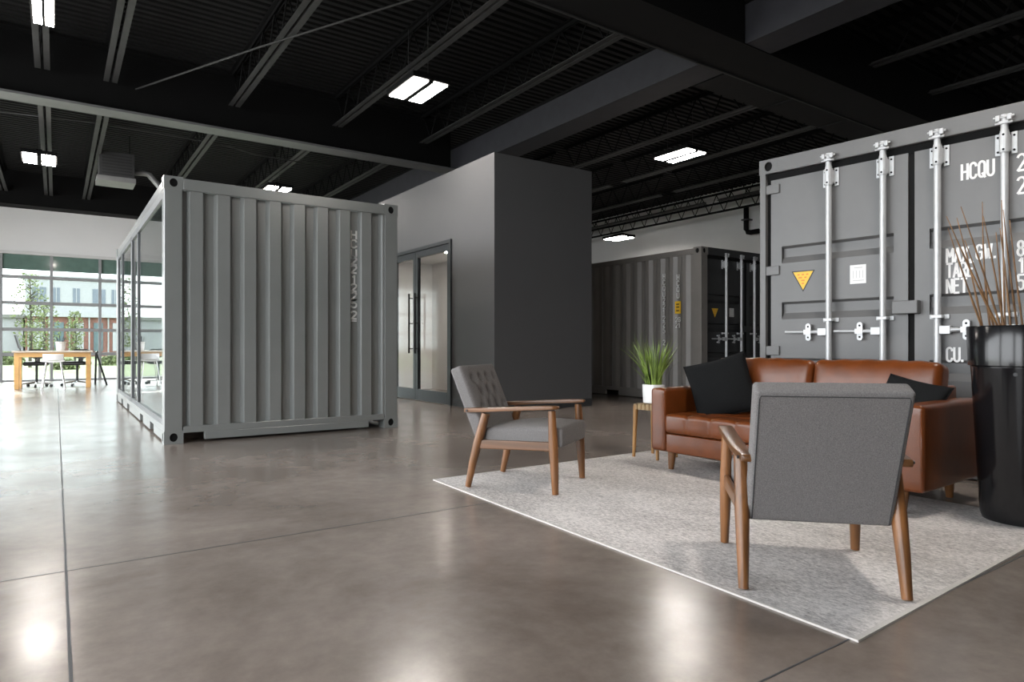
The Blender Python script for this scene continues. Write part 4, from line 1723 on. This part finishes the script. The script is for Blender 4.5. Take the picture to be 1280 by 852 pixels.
# objects on the table
t = thing('paper_bag', 'white scalloped vessel with dark stems standing mid table', 'vessel', tab(0.12, 0.0, 0.835))
bm = BM()
lathe(bm, [(0.07, 0), (0.085, 0.05), (0.09, 0.16), (0.11, 0.21), (0.10, 0.21), (0.08, 0.15), (0.02, 0.15)], n=14)
ob('body', bm, M['ceramic'], t)
bm = BM()
for k in range(7):
    a = k * 0.9
    tube(bm, [(0.03 * math.cos(a), 0.03 * math.sin(a), 0.15), (0.09 * math.cos(a), 0.09 * math.sin(a), 0.30 + 0.03 * (k % 3))], 0.008, n=6)
ob('stem', bm, M['black_plastic'], t)
t = thing('table_monitor', 'thin dark tilted screen at the left end of the pine table', 'screen', tab(-0.62, 0.1, 0.835), ta)
bm = BM()
box(bm, -0.10, 0.10, -0.08, 0.08, 0.0, 0.012)
tube(bm, [(0, 0, 0.01), (-0.03, 0, 0.12)], 0.012, n=8)
ob('stand', bm, M['black_plastic'], t)
bm = BM()
box(bm, -0.012, 0.012, -0.22, 0.22, 0.06, 0.36, Matrix.Rotation(math.radians(-14), 4, 'Y'))
ob('screen', bm, M['hvac'], t, bevel=0.003)

# ------------------------------------------------------------------ outdoors
struct('ground', box(BM(), -80, 140, YB + 0.3, 160, -0.25, -0.06), M['grassland'], 'sunlit lawn beyond the windows', 'lawn')
struct('path', box(BM(), -80, 140, YB + 0.3, YB + 2.6, -0.06, -0.03), M['paving'], 'pale paving strip just outside the windows', 'path')
struct('ground_left', box(BM(), -80, XL - 0.3, -40, YB + 0.3, -0.25, -0.06), mat('pale concrete yard', (0.55, 0.55, 0.53), 0.9))
# building
t = thing('office_building', 'two-storey white building with red brick ground floor seen through the windows', 'building', (-2.3, 74, -0.06))
bm = BM()
box(bm, 0, 26, 0, 14, 3.9, 7.3)
box(bm, -0.2, 26.2, -0.2, 14, 7.3, 7.5)
ob('upper_storey', bm, M['facade'], t)
bm = BM()
box(bm, 0, 26, 0.2, 14, 0, 3.9)
ob('ground_storey', bm, M['brick'], t)
bm = BM()
box(bm, -0.2, 26.2, -0.3, 0.2, 3.7, 4.15)
ob('string_course', bm, M['facade'], t)
for k in range(16):
    x = 0.5 + k * 1.55
    w = 0.55 if k % 3 else 1.05
    bm = BM()
    box(bm, x, x + w, -0.05, 0.0, 4.9, 6.4)
    f = ob('window', bm, M['winpane'], t)
    bm = BM()
    box(bm, x + w / 2 - 0.03, x + w / 2 + 0.03, -0.09, -0.045, 4.9, 6.4)
    ob('window_bar', bm, M['facade'], f)
    bm = BM()
    box(bm, x + 0.1, x + 0.85, 0.05, 0.25, 0.5, 3.2)
    ob('shopfront_pane', bm, M['shop'] if k % 2 else M['facade'], t)
    bm = BM()
    box(bm, x - 0.32, x - 0.2, -0.05, 0.25, 0, 3.7)
    ob('pilaster', bm, M['mullion'], t)
t = thing('annex_building', 'pale low building wing at the far left outside the windows', 'building', (-16, 76, -0.06))
bm = BM()
box(bm, 0, 13.5, 0, 10, 0, 3.6)
ob('wall', bm, M['facade'], t)
bm = BM()
box(bm, -0.2, 13.7, -0.3, 10.2, 3.6, 3.9)
ob('roof', bm, M['paving'], t)


def tree(loc, h, r, label, seed):
    rr = random.Random(seed)
    t = thing('young_tree', label, 'tree', loc, 0, 'young trees outside the windows')
    bm = BM()
    tube(bm, [(0, 0, 0), (0.05, 0, h * 0.5), (0, 0.03, h * 0.96)], [0.07, 0.05, 0.012], n=8)
    for k in range(26):
        z = h * (0.25 + 0.7 * rr.random())
        a = rr.uniform(0, 2 * PI)
        l = r * (1.15 - z / h) * 1.3
        tube(bm, [(0, 0, z), (l * math.cos(a), l * math.sin(a), z + l * 0.8)], [0.02, 0.006], n=5)
    ob('trunk', bm, M['bark'], t)
    bm = BM()
    for k in range(620):
        z = h * (0.22 + 0.78 * rr.random() ** 1.1)
        rad = r * (0.35 + 0.65 * math.sin(PI * min(1, (z / h - 0.12) / 0.95)))
        a = rr.uniform(0, 2 * PI)
        q = rad * math.sqrt(rr.random())
        p = Vector((q * math.cos(a), q * math.sin(a), z))
        u = Vector((rr.gauss(0, 1), rr.gauss(0, 1), rr.gauss(0, 1))).normalized() * 0.06
        v = Vector((rr.gauss(0, 1), rr.gauss(0, 1), rr.gauss(0, 1))).normalized() * 0.07
        bm.faces.new([bm.verts.new(p + w) for w in (u, v, -u, -v)])
    ob('crown', bm, M['leaves'], t)


tree((-1.0, 38, -0.06), 4.4, 0.75, 'tallest slim young tree outside, left of the window mullion', 3)
tree((-0.55, 43, -0.06), 3.3, 0.8, 'bushy young tree outside, just left of the window mullion', 4)
tree((0.9, 46, -0.06), 3.0, 0.5, 'thin young tree outside, right of the white vessel', 5)
for i, (x, y, r, lab) in enumerate(((0.35, 34, 0.5, 'round green shrub outside, behind the white vessel'), (2.4, 40, 0.6, 'round green shrub outside, near the container edge'), (-2.1, 44, 0.8, 'round green shrub outside, at the left edge'))):
    bm = BM()
    for k in range(700):
        p = Vector((rnd.gauss(0, 1), rnd.gauss(0, 1), rnd.gauss(0, 1))).normalized() * r * rnd.random() ** 0.33
        p.z = abs(p.z) * 0.9
        u = Vector((rnd.gauss(0, 1), rnd.gauss(0, 1), rnd.gauss(0, 1))).normalized() * 0.08
        v = Vector((rnd.gauss(0, 1), rnd.gauss(0, 1), rnd.gauss(0, 1))).normalized() * 0.07
        bm.faces.new([bm.verts.new(p + w) for w in (u, v, -u, -v)])
    o = ob('garden_shrub', bm, M['leaves'])
    o.location = (x, y, -0.06)
    tag(o, lab, 'shrub', 'shrubs outside the windows')
